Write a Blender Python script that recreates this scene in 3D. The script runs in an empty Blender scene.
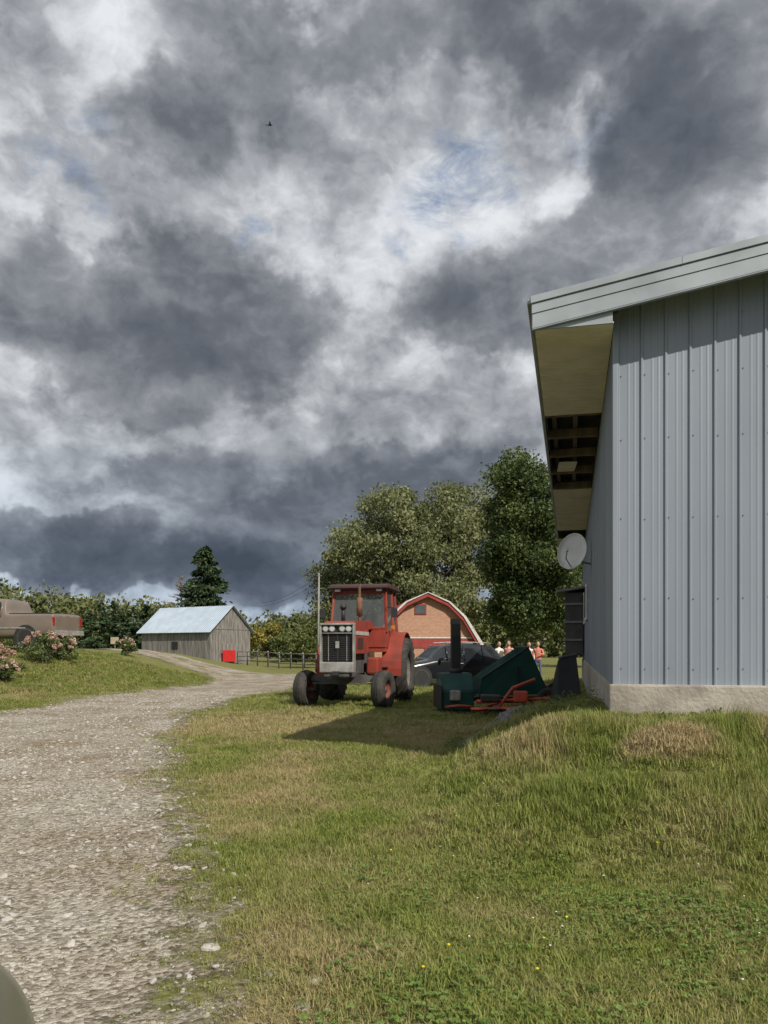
import bpy, bmesh, math, random
import numpy as np
from mathutils import Vector, Matrix, Euler
random.seed(7); rng=np.random.default_rng(7)
F=790.0; H=1.45; HY=648.0
scene=bpy.context.scene
scene.view_settings.view_transform='Standard'; scene.view_settings.look='None'; scene.view_settings.exposure=0
COL=scene.collection
def ss(a,b,x):
    t=np.clip((np.asarray(x,float)-a)/(b-a),0,1); return t*t*(3-2*t)
BX,BY,BA=2.33,8.0,math.radians(-13.3)
CA,SA=math.cos(BA),math.sin(BA)
def blocal(x,y):
    dx=np.asarray(x,float)-BX; dy=np.asarray(y,float)-BY
    return dx*CA+dy*SA, -dx*SA+dy*CA
def terr(x,y):
    x=np.asarray(x,float); y=np.asarray(y,float)
    xl,yl=blocal(x,y)
    dl=np.maximum(-xl,0); df=np.maximum(-yl,0); dr=np.maximum(xl-10,0); db=np.maximum(yl-20,0)
    D=np.sqrt((dl/2.0)**2+(df/4.0)**2+(dr/4)**2+(db/5)**2)
    D=D+0.08*np.sin(x*2.3+y*1.1)*np.sin(y*1.9-x)
    z=(0.77-.42*ss(1.5,7,yl)*(xl<10))*(1-ss(0.12,1,D))
    z=z+.07*np.exp(-((D-.5)/.3)**2)*np.sin(x*4.1+1)*np.sin(y*3.3+x)
    z=z+.10*np.exp(-((x-2.3)/.45)**2-((y-6.3)/.4)**2)
    z=z+1.38*ss(-6.5,-15,x)*ss(17,31,y)*(1-ss(46,66,y))
    near=1-ss(40,80,y)
    z=z+near*(0.02*np.sin(x*1.3+.5)*np.sin(y*0.9)+0.012*np.sin(x*3.1+y*2.2)+0.01*np.sin(y*4.1-x*2.7))
    return z
def tz(x,y): return float(terr(x,y))
def W(px,d): return (px-384)/F*d
# ---------------------------------------------------------------- materials
def nn(nt,t,**k):
    n=nt.nodes.new(t)
    for a,b in k.items(): setattr(n,a,b)
    return n
def mat(name,c1,c2=None,rough=.6,metal=0,scale=4,bump=0,bscale=40,detail=6,coat=0,stretch=None,contrast=(.35,.65),spec=.5):
    m=bpy.data.materials.new(name); m.use_nodes=True; nt=m.node_tree; b=nt.nodes['Principled BSDF']
    b.inputs['Roughness'].default_value=rough; b.inputs['Metallic'].default_value=metal
    b.inputs['Coat Weight'].default_value=coat; b.inputs['Specular IOR Level'].default_value=spec
    tc=nn(nt,'ShaderNodeTexCoord'); vec=tc.outputs['Object']
    if stretch:
        mp=nn(nt,'ShaderNodeMapping'); mp.inputs['Scale'].default_value=stretch; nt.links.new(vec,mp.inputs[0]); vec=mp.outputs[0]
    if c2 is None: c2=tuple(v*.72 for v in c1)
    no=nn(nt,'ShaderNodeTexNoise'); no.inputs['Scale'].default_value=scale; no.inputs['Detail'].default_value=detail
    nt.links.new(vec,no.inputs['Vector'])
    r=nn(nt,'ShaderNodeValToRGB'); r.color_ramp.elements[0].position=contrast[0]; r.color_ramp.elements[1].position=contrast[1]
    r.color_ramp.elements[0].color=(*c2,1); r.color_ramp.elements[1].color=(*c1,1)
    nt.links.new(no.outputs[0],r.inputs[0]); nt.links.new(r.outputs[0],b.inputs['Base Color'])
    if bump:
        n2=nn(nt,'ShaderNodeTexNoise'); n2.inputs['Scale'].default_value=bscale; n2.inputs['Detail'].default_value=4
        nt.links.new(vec,n2.inputs['Vector'])
        bp=nn(nt,'ShaderNodeBump'); bp.inputs['Strength'].default_value=bump; bp.inputs['Distance'].default_value=.02
        nt.links.new(n2.outputs[0],bp.inputs['Height']); nt.links.new(bp.outputs[0],b.inputs['Normal'])
    return m
def glassmat(name,c=(.03,.035,.04),rough=.05):
    m=mat(name,c,rough=rough,scale=1); m.node_tree.nodes['Principled BSDF'].inputs['Specular IOR Level'].default_value=.8; return m
def leafmat(name,ca,cb,cc,trans=.3,scale=.35):
    m=bpy.data.materials.new(name); m.use_nodes=True; nt=m.node_tree; b=nt.nodes['Principled BSDF']; out=nt.nodes['Material Output']
    b.inputs['Roughness'].default_value=.55; b.inputs['Specular IOR Level'].default_value=.3
    g=nn(nt,'ShaderNodeNewGeometry'); no=nn(nt,'ShaderNodeTexNoise'); no.inputs['Scale'].default_value=scale; no.inputs['Detail'].default_value=3
    nt.links.new(g.outputs['Position'],no.inputs['Vector'])
    ad=nn(nt,'ShaderNodeMath',operation='MULTIPLY_ADD'); ad.inputs[1].default_value=.45
    nt.links.new(g.outputs['Random Per Island'],ad.inputs[0]); 
    s=nn(nt,'ShaderNodeMath',operation='SUBTRACT'); nt.links.new(no.outputs[0],s.inputs[0]); s.inputs[1].default_value=.22
    nt.links.new(s.outputs[0],ad.inputs[2])
    r=nn(nt,'ShaderNodeValToRGB'); e=r.color_ramp.elements; e[0].position=.25; e[0].color=(*ca,1); e[1].position=.8; e[1].color=(*cc,1)
    k=e.new(.5); k.color=(*cb,1)
    nt.links.new(ad.outputs[0],r.inputs[0]); nt.links.new(r.outputs[0],b.inputs['Base Color'])
    t=nn(nt,'ShaderNodeBsdfTranslucent'); nt.links.new(r.outputs[0],t.inputs[0])
    mx=nn(nt,'ShaderNodeMixShader'); mx.inputs[0].default_value=trans
    nt.links.new(b.outputs[0],mx.inputs[1]); nt.links.new(t.outputs[0],mx.inputs[2]); nt.links.new(mx.outputs[0],out.inputs[0])
    return m
# ---------------------------------------------------------------- mesh helpers
def obj(name,me,parent=None,mat=None,smooth=False,link=True):
    o=bpy.data.objects.new(name,me)
    if link: COL.objects.link(o)
    if parent: o.parent=parent
    if mat:
        for m in (mat if isinstance(mat,(list,tuple)) else [mat]): me.materials.append(m)
    if smooth: me.polygons.foreach_set('use_smooth',[True]*len(me.polygons))
    return o
def mesh(name,v,f,parent=None,mat=None,smooth=False,link=True):
    me=bpy.data.meshes.new(name); me.from_pydata([tuple(map(float,p)) for p in v],[],[tuple(map(int,q)) for q in f]); me.update()
    return obj(name,me,parent,mat,smooth,link)
def fast(name,V,Q,parent=None,mat=None,link=True):
    V=np.asarray(V,np.float32); Q=np.asarray(Q,np.int32); k=Q.shape[1]
    me=bpy.data.meshes.new(name); me.vertices.add(len(V)); me.vertices.foreach_set('co',V.ravel())
    me.loops.add(Q.size); me.loops.foreach_set('vertex_index',Q.ravel()); me.polygons.add(len(Q))
    me.polygons.foreach_set('loop_start',np.arange(0,Q.size,k,dtype=np.int32)); me.update(calc_edges=True); me.validate()
    return obj(name,me,parent,mat,False,link)
def empty(name,loc=(0,0,0),rz=0,parent=None,scale=1):
    o=bpy.data.objects.new(name,None); COL.objects.link(o); o.location=loc; o.rotation_euler=(0,0,rz); o.scale=(scale,)*3
    o.empty_display_size=.2
    if parent: o.parent=parent
    return o
def box(name,c,s,mat,parent,rot=(0,0,0),bev=.012,taper=None):
    bm=bmesh.new(); bmesh.ops.create_cube(bm,size=1)
    for v in bm.verts:
        v.co=Vector((v.co.x*s[0],v.co.y*s[1],v.co.z*s[2]))
        if taper and v.co.z>0: v.co.x*=taper[0]; v.co.y*=taper[1]
    if bev: bmesh.ops.bevel(bm,geom=list(bm.edges),offset=min(bev,min(s)*.3),segments=2,affect='EDGES',profile=.6)
    me=bpy.data.meshes.new(name); bm.to_mesh(me); bm.free()
    o=obj(name,me,parent,mat); o.location=c; o.rotation_euler=rot; return o
def cyl(name,p,q,r1,r2,mat,parent,seg=14,smooth=True):
    p=Vector(p);q=Vector(q);d=q-p;L=d.length; m=d.to_track_quat('Z','Y').to_matrix()
    v=[];f=[]
    for z,r in((0,r1),(L,r2)):
        for i in range(seg):
            a=2*math.pi*i/seg; v.append(p+m@Vector((r*math.cos(a),r*math.sin(a),z)))
    for i in range(seg): f.append((i,(i+1)%seg,seg+(i+1)%seg,seg+i))
    f.append(tuple(range(seg-1,-1,-1))); f.append(tuple(range(seg,2*seg)))
    o=mesh(name,v,f,parent,mat)
    for pl in o.data.polygons:
        if len(pl.vertices)==4: pl.use_smooth=smooth
    return o
def lathe(name,prof,mat,parent,loc,seg=40,axis='x'):
    v=[];f=[];n=len(prof)
    for i in range(seg):
        a=2*math.pi*i/seg
        for r,h in prof:
            c,s=r*math.cos(a),r*math.sin(a)
            v.append((h,c,s) if axis=='x' else (c,h,s) if axis=='y' else (c,s,h))
    for i in range(seg):
        j=(i+1)%seg
        for k in range(n-1): f.append((i*n+k,j*n+k,j*n+k+1,i*n+k+1))
    o=mesh(name,v,f,parent,mat,True); o.location=loc; return o
def prism(name,poly,x0,x1,mat,parent,axis='x',bev=0,smooth=False):
    n=len(poly); v=[]
    for x in(x0,x1):
        for a,b in poly: v.append((x,a,b) if axis=='x' else (a,x,b) if axis=='y' else (a,b,x))
    f=[tuple(range(n-1,-1,-1)),tuple(range(n,2*n))]+[(i,(i+1)%n,n+(i+1)%n,n+i) for i in range(n)]
    o=mesh(name,v,f,parent,mat)
    bm=bmesh.new(); bm.from_mesh(o.data); bmesh.ops.recalc_face_normals(bm,faces=bm.faces)
    if bev: bmesh.ops.bevel(bm,geom=list(bm.edges),offset=bev,segments=2,affect='EDGES')
    bm.to_mesh(o.data); bm.free(); return o
def tube(name,pts,r,mat,parent,seg=8,radii=None):
    cu=bpy.data.curves.new(name,'CURVE'); cu.dimensions='3D'; cu.bevel_depth=r; cu.bevel_resolution=2; cu.use_fill_caps=True
    sp=cu.splines.new('POLY'); sp.points.add(len(pts)-1)
    for i,p in enumerate(pts): sp.points[i].co=(*p,1); sp.points[i].radius=radii[i] if radii else 1
    o=bpy.data.objects.new(name,cu); COL.objects.link(o); o.parent=parent; cu.materials.append(mat); return o
def ellip(name,c,s,mat,parent,rot=(0,0,0),seg=20):
    bm=bmesh.new(); bmesh.ops.create_uvsphere(bm,u_segments=seg,v_segments=seg//2,radius=1)
    for v in bm.verts: v.co=Vector((v.co.x*s[0],v.co.y*s[1],v.co.z*s[2]))
    me=bpy.data.meshes.new(name); bm.to_mesh(me); bm.free(); o=obj(name,me,parent,mat,True); o.location=c; o.rotation_euler=rot; return o
def instancer(name,pts,scl,rot,objs,parent=None):
    me=bpy.data.meshes.new(name); me.vertices.add(len(pts)); me.vertices.foreach_set('co',np.asarray(pts,np.float32).ravel())
    a=me.attributes.new('scl','FLOAT_VECTOR','POINT'); a.data.foreach_set('vector',np.asarray(scl,np.float32).ravel())
    a=me.attributes.new('rotv','FLOAT_VECTOR','POINT'); a.data.foreach_set('vector',np.asarray(rot,np.float32).ravel())
    me.update(); o=obj(name,me,parent)
    c=bpy.data.collections.new(name+'_parts')
    for k in objs: c.objects.link(k)
    g=bpy.data.node_groups.new(name+'_nodes','GeometryNodeTree')
    g.interface.new_socket('Geometry',in_out='INPUT',socket_type='NodeSocketGeometry'); g.interface.new_socket('Geometry',in_out='OUTPUT',socket_type='NodeSocketGeometry')
    gi=g.nodes.new('NodeGroupInput'); go=g.nodes.new('NodeGroupOutput'); ip=g.nodes.new('GeometryNodeInstanceOnPoints')
    ci=g.nodes.new('GeometryNodeCollectionInfo'); ci.inputs[0].default_value=c; ci.inputs['Separate Children'].default_value=True; ci.inputs['Reset Children'].default_value=True
    s=g.nodes.new('GeometryNodeInputNamedAttribute'); s.data_type='FLOAT_VECTOR'; s.inputs[0].default_value='scl'
    r=g.nodes.new('GeometryNodeInputNamedAttribute'); r.data_type='FLOAT_VECTOR'; r.inputs[0].default_value='rotv'
    L=g.links.new; L(gi.outputs[0],ip.inputs['Points']); L(ci.outputs[0],ip.inputs['Instance']); ip.inputs['Pick Instance'].default_value=True
    L(s.outputs[0],ip.inputs['Scale']); L(r.outputs[0],ip.inputs['Rotation']); L(ip.outputs[0],go.inputs[0])
    m=o.modifiers.new('inst','NODES'); m.node_group=g
    return o
# ---------------------------------------------------------------- world
SUNH=Vector((.57,-.82,0)).normalized(); EL=math.radians(42)
S=Vector((SUNH.x*math.cos(EL),SUNH.y*math.cos(EL),math.sin(EL)))
w=bpy.data.worlds.new('World'); scene.world=w; w.use_nodes=True; nt=w.node_tree; nt.nodes.clear(); L=nt.links.new
w.cycles.sampling_method='MANUAL'; w.cycles.sample_map_resolution=256
out=nn(nt,'ShaderNodeOutputWorld'); sk=nn(nt,'ShaderNodeTexSky',sky_type='NISHITA'); sk.sun_disc=False; sk.sun_elevation=EL; sk.sun_rotation=math.atan2(S.x,S.y)
b1=nn(nt,'ShaderNodeBackground'); b1.inputs[1].default_value=.13; L(sk.outputs[0],b1.inputs[0])
tc=nn(nt,'ShaderNodeTexCoord'); D0=tc.outputs['Generated']
nm=nn(nt,'ShaderNodeVectorMath',operation='NORMALIZE'); L(D0,nm.inputs[0]); D=nm.outputs[0]
def noise(vec,scale,detail,rough=.55,dist=0,stretch=(1,1,1),off=(0,0,0)):
    mp=nn(nt,'ShaderNodeMapping'); mp.inputs['Scale'].default_value=stretch; mp.inputs['Location'].default_value=off; L(vec,mp.inputs[0])
    n=nn(nt,'ShaderNodeTexNoise'); n.inputs['Scale'].default_value=scale; n.inputs['Detail'].default_value=detail; n.inputs['Roughness'].default_value=rough; n.inputs['Distortion'].default_value=dist
    L(mp.outputs[0],n.inputs['Vector']); return n.outputs[0]
def puffs(vec,scale,detail,stretch,off,rough=.5):
    mp=nn(nt,'ShaderNodeMapping'); mp.inputs['Scale'].default_value=stretch; mp.inputs['Location'].default_value=off; L(vec,mp.inputs[0])
    n=nn(nt,'ShaderNodeTexVoronoi',feature='F1'); n.inputs['Scale'].default_value=scale; n.inputs['Detail'].default_value=detail; n.inputs['Roughness'].default_value=rough; n.inputs['Lacunarity'].default_value=2.2; n.normalize=True
    L(mp.outputs[0],n.inputs['Vector']); return n.outputs['Distance']
def math_(op,a,b=None,c=None):
    m=nn(nt,'ShaderNodeMath',operation=op)
    for i,v in enumerate((a,b,c)):
        if v is None: continue
        if isinstance(v,(int,float)): m.inputs[i].default_value=v
        else: L(v,m.inputs[i])
    return m.outputs[0]
def warp(scale,detail,amt,rough=.5,src=None):
    wn=nn(nt,'ShaderNodeTexNoise'); wn.inputs['Scale'].default_value=scale; wn.inputs['Detail'].default_value=detail; wn.inputs['Roughness'].default_value=rough; L(src or D,wn.inputs['Vector'])
    wv=nn(nt,'ShaderNodeVectorMath',operation='SUBTRACT'); L(wn.outputs['Color'],wv.inputs[0]); wv.inputs[1].default_value=(.5,.5,.5)
    ws=nn(nt,'ShaderNodeVectorMath',operation='SCALE'); L(wv.outputs[0],ws.inputs[0]); ws.inputs['Scale'].default_value=amt
    wa=nn(nt,'ShaderNodeVectorMath',operation='ADD'); L(src or D,wa.inputs[0]); L(ws.outputs[0],wa.inputs[1]); return wa.outputs[0]
DW=warp(6.5,5,.20,.58); DS=warp(8,5,.06,.6)
def dirv(px,py): return Vector(((px-384)/F,1,(HY-py)/F)).normalized()
def blob(px,py,rx,ry,amp,vec=None,inner=0):
    c=dirv(px,py); k=1/F*(Vector(((px-384)/F,1,(HY-py)/F)).length**-1)
    a=nn(nt,'ShaderNodeVectorMath',operation='SUBTRACT'); L(vec or DW,a.inputs[0]); a.inputs[1].default_value=c
    m=nn(nt,'ShaderNodeVectorMath',operation='MULTIPLY'); L(a.outputs[0],m.inputs[0]); m.inputs[1].default_value=(1/(rx*k),1/(rx*k),1/(ry*k))
    l=nn(nt,'ShaderNodeVectorMath',operation='LENGTH'); L(m.outputs[0],l.inputs[0])
    r=nn(nt,'ShaderNodeMapRange',interpolation_type='SMOOTHSTEP'); L(l.outputs['Value'],r.inputs['Value'])
    r.inputs['From Min'].default_value=inner; r.inputs['From Max'].default_value=1; r.inputs['To Min'].default_value=amp; r.inputs['To Max'].default_value=0
    return r.outputs[0]
def addall(bs):
    t=None
    for b in bs:
        o_=blob(*b); t=o_ if t is None else math_('ADD',t,o_)
    return t
dark=addall([(190,105,210,140,.48),(450,40,320,90,.40),(670,90,230,210,.52),(215,345,260,115,.82),(45,335,140,120,.45),(485,335,110,88,.62),
 (640,250,160,160,.30),(90,550,380,54,.80),(340,545,340,76,.68),(270,478,480,42,.30),(420,465,240,58,.40),(690,430,130,190,.3)])
brite=addall([(40,165,160,110,-.12),(105,25,110,60,-.30),(300,10,90,50,-.32),(400,195,240,95,-.20),(557,190,50,60,-.40),(590,125,50,60,-.36),(350,255,100,46,-.12),
 (430,378,125,50,-.22),(525,400,70,60,-.22),(60,500,200,18,-.06),(40,590,200,14,-.26)])
st=(1,1,1.3); O=(3.1,1.7,.4); O2=(3.1-.012,1.7,.4-.05)
n1=noise(DS,4.2,10,.62,0,st,O); n1b=noise(DS,4.2,4,.55,0,st,(3.1-.03,1.7,.4-.12))
p1=puffs(DS,8,3,st,O,.6); p2=puffs(DS,8,3,st,O2,.6)
Fd=math_('ADD',dark,brite)
Fd=math_('MULTIPLY_ADD',math_('SUBTRACT',n1,.5),1.7,Fd)
Fd=math_('MULTIPLY_ADD',math_('SUBTRACT',p1,.35),-.55,Fd)
edge=nn(nt,'ShaderNodeMapRange',interpolation_type='SMOOTHSTEP'); L(Fd,edge.inputs['Value']); edge.inputs['From Min'].default_value=.06; edge.inputs['From Max'].default_value=.36; edge.inputs['To Min'].default_value=0; edge.inputs['To Max'].default_value=.24
bg=math_('MULTIPLY_ADD',math_('SUBTRACT',noise(DS,7,9,.62,0,(1,1,1.7),(9,4,2)),.5),1.1,.22)
bg=math_('MULTIPLY_ADD',brite,.35,bg)
T=math_('ADD',bg,edge.outputs[0])
T=math_('MULTIPLY_ADD',math_('MAXIMUM',math_('SUBTRACT',Fd,.2),0.0),.50,T)
T=math_('MULTIPLY_ADD',math_('SUBTRACT',p1,p2),.75,T)
T=math_('MULTIPLY_ADD',math_('SUBTRACT',n1b,n1),.9,T)
rp=nn(nt,'ShaderNodeValToRGB'); e=rp.color_ramp.elements
e[0].position=.0; e[0].color=(.80,.82,.85,1); e[1].position=1; e[1].color=(.078,.092,.115,1)
for p,c in((.14,(.64,.66,.69)),(.30,(.42,.44,.47)),(.48,(.26,.275,.305)),(.70,(.145,.16,.188))):
    k=e.new(p); k.color=(*c,1)
L(T,rp.inputs[0])
sx=nn(nt,'ShaderNodeSeparateXYZ'); L(D,sx.inputs[0])
hz=nn(nt,'ShaderNodeMapRange'); L(sx.outputs[2],hz.inputs['Value']); hz.inputs['From Min'].default_value=.02; hz.inputs['From Max'].default_value=.28; hz.inputs['To Min'].default_value=.75; hz.inputs['To Max'].default_value=0
mxh=nn(nt,'ShaderNodeMixRGB',blend_type='MULTIPLY'); L(hz.outputs[0],mxh.inputs[0]); L(rp.outputs[0],mxh.inputs[1]); mxh.inputs[2].default_value=(.52,.67,.84,1)
b2=nn(nt,'ShaderNodeBackground'); b2.inputs[1].default_value=1.0; L(mxh.outputs[0],b2.inputs[0])
bl=None
for b in[(450,180,100,46,1.2),(425,240,80,20,1.2),(75,198,70,26,1.1),(270,238,55,22,1.1),(585,140,40,36,.8),(90,130,50,30,.7)]:
    o_=blob(*b,inner=0); bl=o_ if bl is None else math_('ADD',bl,o_)
n4=noise(D,15,7,.65,.4,(1,1,2.2),(1,8,3))
cl=nn(nt,'ShaderNodeClamp'); L(math_('MULTIPLY',bl,math_('MULTIPLY',math_('SUBTRACT',n4,.42),5.5)),cl.inputs[0]); bmask=math_('MULTIPLY',cl.outputs[0],.7)
mx=nn(nt,'ShaderNodeMixShader'); L(bmask,mx.inputs[0]); L(b2.outputs[0],mx.inputs[1]); L(b1.outputs[0],mx.inputs[2]); L(mx.outputs[0],out.inputs[0])
sun=bpy.data.lights.new('sun','SUN'); sun.energy=4.8; sun.angle=math.radians(.5); sun.color=(1,.93,.83)
so=bpy.data.objects.new('sun',sun); COL.objects.link(so); so.rotation_euler=S.to_track_quat('Z','Y').to_euler(); so.location=(10,-10,20)
# ---------------------------------------------------------------- camera
cam=bpy.data.cameras.new('camera'); co=bpy.data.objects.new('camera',cam); COL.objects.link(co); scene.camera=co
co.location=(0,0,H); co.rotation_euler=(math.radians(90),0,0); cam.sensor_width=36; cam.lens=F*36/1024; cam.shift_y=(HY-512)/1024; cam.clip_end=3000; cam.clip_start=.05
# ---------------------------------------------------------------- ground + road
xs=np.concatenate([-np.geomspace(700,17,45),np.arange(-16.8,10,.2),np.geomspace(10.2,700,45)])
ys=np.concatenate([np.linspace(-60,-1,25),np.arange(-.8,38,.2),np.geomspace(38.4,1500,70)])
X,Y=np.meshgrid(xs,ys); Z=terr(X,Y)
V=np.stack([X,Y,Z],-1).reshape(-1,3); nx=len(xs); ny=len(ys)
i,j=np.meshgrid(np.arange(nx-1),np.arange(ny-1)); a=(j*nx+i).ravel(); Q=np.stack([a,a+1,a+nx+1,a+nx],-1)
DRY=[(2.25,6.35,.45,.35,2.0),(-2.2,15,2.5,3.5,.95),(-1.2,8.5,.9,3.0,.7),(1.2,13,1.6,2.5,.8),(-.4,3.6,.5,1.2,.7),(3.6,6.6,.5,.6,.9),(-10,22,3,2,.3),(1.3,7.6,.6,.8,.7)]
def drymix(nt,pos):
    L=nt.links.new
    def M(op,a,b=None,c=None):
        m=nn(nt,'ShaderNodeMath',operation=op)
        for i,v in enumerate((a,b,c)):
            if v is None: continue
            if isinstance(v,(int,float)): m.inputs[i].default_value=v
            else: L(v,m.inputs[i])
        return m.outputs[0]
    tot=None
    for x,y,rx,ry,am in DRY:
        s=nn(nt,'ShaderNodeVectorMath',operation='SUBTRACT'); L(pos,s.inputs[0]); s.inputs[1].default_value=(x,y,0)
        k=nn(nt,'ShaderNodeVectorMath',operation='MULTIPLY'); L(s.outputs[0],k.inputs[0]); k.inputs[1].default_value=(1/rx,1/ry,0)
        l=nn(nt,'ShaderNodeVectorMath',operation='LENGTH'); L(k.outputs[0],l.inputs[0])
        r=nn(nt,'ShaderNodeMapRange',interpolation_type='SMOOTHSTEP'); L(l.outputs['Value'],r.inputs['Value']); r.inputs['From Min'].default_value=.3; r.inputs['From Max'].default_value=1.3; r.inputs['To Min'].default_value=am; r.inputs['To Max'].default_value=0
        tot=r.outputs[0] if tot is None else M('ADD',tot,r.outputs[0])
    n=nn(nt,'ShaderNodeTexNoise'); n.inputs['Scale'].default_value=1.3; n.inputs['Detail'].default_value=5; L(pos,n.inputs['Vector'])
    return M('ADD',M('MULTIPLY',tot,.75),M('MULTIPLY_ADD',n.outputs[0],2.2,-.98)), M
m=bpy.data.materials.new('grass_ground'); m.use_nodes=True; nt=m.node_tree; b=nt.nodes['Principled BSDF']; b.inputs['Roughness'].default_value=.95; b.inputs['Specular IOR Level'].default_value=.1
g=nn(nt,'ShaderNodeNewGeometry'); dry,M=drymix(nt,g.outputs['Position'])
n=nn(nt,'ShaderNodeTexNoise'); n.inputs['Scale'].default_value=22; n.inputs['Detail'].default_value=8; nt.links.new(g.outputs['Position'],n.inputs['Vector'])
r1=nn(nt,'ShaderNodeValToRGB'); r1.color_ramp.elements[0].position=.3; r1.color_ramp.elements[1].position=.7; r1.color_ramp.elements[0].color=(.080,.085,.025,1); r1.color_ramp.elements[1].color=(.21,.22,.07,1)
r2=nn(nt,'ShaderNodeValToRGB'); r2.color_ramp.elements[0].position=.3; r2.color_ramp.elements[1].position=.7; r2.color_ramp.elements[0].color=(.12,.095,.05,1); r2.color_ramp.elements[1].color=(.31,.25,.14,1)
nt.links.new(n.outputs[0],r1.inputs[0]); nt.links.new(n.outputs[0],r2.inputs[0])
mx=nn(nt,'ShaderNodeMixRGB'); nt.links.new(dry,mx.inputs[0]); mx.use_clamp=True; nt.links.new(r1.outputs[0],mx.inputs[1]); nt.links.new(r2.outputs[0],mx.inputs[2]); nt.links.new(mx.outputs[0],b.inputs['Base Color'])
bp=nn(nt,'ShaderNodeBump'); bp.inputs['Strength'].default_value=.7; bp.inputs['Distance'].default_value=.04; nt.links.new(n.outputs[0],bp.inputs['Height']); nt.links.new(bp.outputs[0],b.inputs['Normal'])
gr=fast('ground',V,Q,None,m); gr.data.polygons.foreach_set('use_smooth',[True]*len(gr.data.polygons))
road=np.array([(-.3,-8),(-.55,1.5),(-.79,3.05),(-1.06,4.5),(-1.9,7.3),(-3.3,12),(-4.3,17.5),(-4.2,22),(-3.3,27),(-2.2,33),(-1.5,38),(-3,43),(-7,45),(-13,46.5),(-20,47.5),(-34,50),(-60,55),
 (-60,51),(-34,45),(-21,42.5),(-13,41),(-8.5,38),(-7.4,34),(-7.0,31),(-7.6,27),(-8.2,22.5),(-8.6,18),(-7.4,12),(-5.6,7),(-4.4,3.5),(-4.0,1.5),(-4,-8)])
def sdf(P,poly):
    P=np.asarray(P,float); d=np.full(len(P),1e9); inside=np.zeros(len(P),bool); n=len(poly)
    for k in range(n):
        a=poly[k]; b=poly[(k+1)%n]; e=b-a; wv=P-a; t=np.clip((wv@e)/(e@e),0,1); q=wv-t[:,None]*e; d=np.minimum(d,(q**2).sum(1))
        c1=(a[1]<=P[:,1])!=(b[1]<=P[:,1]); 
        if c1.any():
            xi=a[0]+(P[:,1]-a[1])*(e[0]/(e[1] if abs(e[1])>1e-9 else 1e-9)); inside^=c1&(P[:,0]<xi)
    d=np.sqrt(d); return np.where(inside,-d,d)
def roadgrid(x0,x1,y0,y1,st):
    xs=np.arange(x0,x1+st/2,st); ys=np.arange(y0,y1+st/2,st); X,Y=np.meshgrid(xs,ys); P=np.stack([X.ravel(),Y.ravel()],1); s=sdf(P,road)
    nx=len(xs); i,j=np.meshgrid(np.arange(nx-1),np.arange(len(ys)-1)); a=(j*nx+i).ravel(); Q=np.stack([a,a+1,a+nx+1,a+nx],-1)
    keep=(s[Q].min(1)<.7); Q=Q[keep]; z=terr(P[:,0],P[:,1])+.014
    return np.column_stack([P,z]),Q,s
Vs=[];Qs=[];Ss=[];off=0
for a in((-10,1,-8,20,.2),(-12,1,20,60,.25),(-60,-12,36,60,.5)):
    v,q,s=roadgrid(*a); Vs.append(v);Qs.append(q+off);Ss.append(s);off+=len(v)
V=np.concatenate(Vs);Q=np.concatenate(Qs);s=np.concatenate(Ss)
u,inv=np.unique(Q,return_inverse=True); V=V[u]; s=s[u]; Q=inv.reshape(-1,4)
m=bpy.data.materials.new('gravel'); m.use_nodes=True; nt=m.node_tree; b=nt.nodes['Principled BSDF']; b.inputs['Roughness'].default_value=.95; b.inputs['Specular IOR Level'].default_value=.15
g=nn(nt,'ShaderNodeNewGeometry'); P_=g.outputs['Position']
vo=nn(nt,'ShaderNodeTexVoronoi'); vo.inputs['Scale'].default_value=36; nt.links.new(P_,vo.inputs['Vector'])
vo2=nn(nt,'ShaderNodeTexVoronoi'); vo2.inputs['Scale'].default_value=95; nt.links.new(P_,vo2.inputs['Vector'])
bw=nn(nt,'ShaderNodeRGBToBW'); nt.links.new(vo.outputs['Color'],bw.inputs[0])
r=nn(nt,'ShaderNodeValToRGB'); e=r.color_ramp.elements; e[0].position=.15; e[0].color=(.18,.155,.12,1); e[1].position=.85; e[1].color=(.50,.47,.41,1); k=e.new(.5); k.color=(.34,.305,.25,1)
nt.links.new(bw.outputs[0],r.inputs[0])
no=nn(nt,'ShaderNodeTexNoise'); no.inputs['Scale'].default_value=.9; no.inputs['Detail'].default_value=8; nt.links.new(P_,no.inputs['Vector'])
r3=nn(nt,'ShaderNodeValToRGB'); r3.color_ramp.elements[0].position=.35; r3.color_ramp.elements[1].position=.65; r3.color_ramp.elements[0].color=(.66,.60,.50,1); r3.color_ramp.elements[1].color=(1,1,1,1); nt.links.new(no.outputs[0],r3.inputs[0])
mm=nn(nt,'ShaderNodeMixRGB',blend_type='MULTIPLY'); mm.inputs[0].default_value=1; nt.links.new(r.outputs[0],mm.inputs[1]); nt.links.new(r3.outputs[0],mm.inputs[2]); nt.links.new(mm.outputs[0],b.inputs['Base Color'])
ad=nn(nt,'ShaderNodeMath',operation='MULTIPLY_ADD'); nt.links.new(vo2.outputs['Distance'],ad.inputs[0]); ad.inputs[1].default_value=.4; nt.links.new(vo.outputs['Distance'],ad.inputs[2])
bp=nn(nt,'ShaderNodeBump'); bp.invert=True; bp.inputs['Strength'].default_value=.9; bp.inputs['Distance'].default_value=.018; nt.links.new(ad.outputs[0],bp.inputs['Height']); nt.links.new(bp.outputs[0],b.inputs['Normal'])
at=nn(nt,'ShaderNodeAttribute'); at.attribute_name='edge'
ne=nn(nt,'ShaderNodeTexNoise'); ne.inputs['Scale'].default_value=4; ne.inputs['Detail'].default_value=9; ne.inputs['Roughness'].default_value=.72; nt.links.new(P_,ne.inputs['Vector'])
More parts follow.
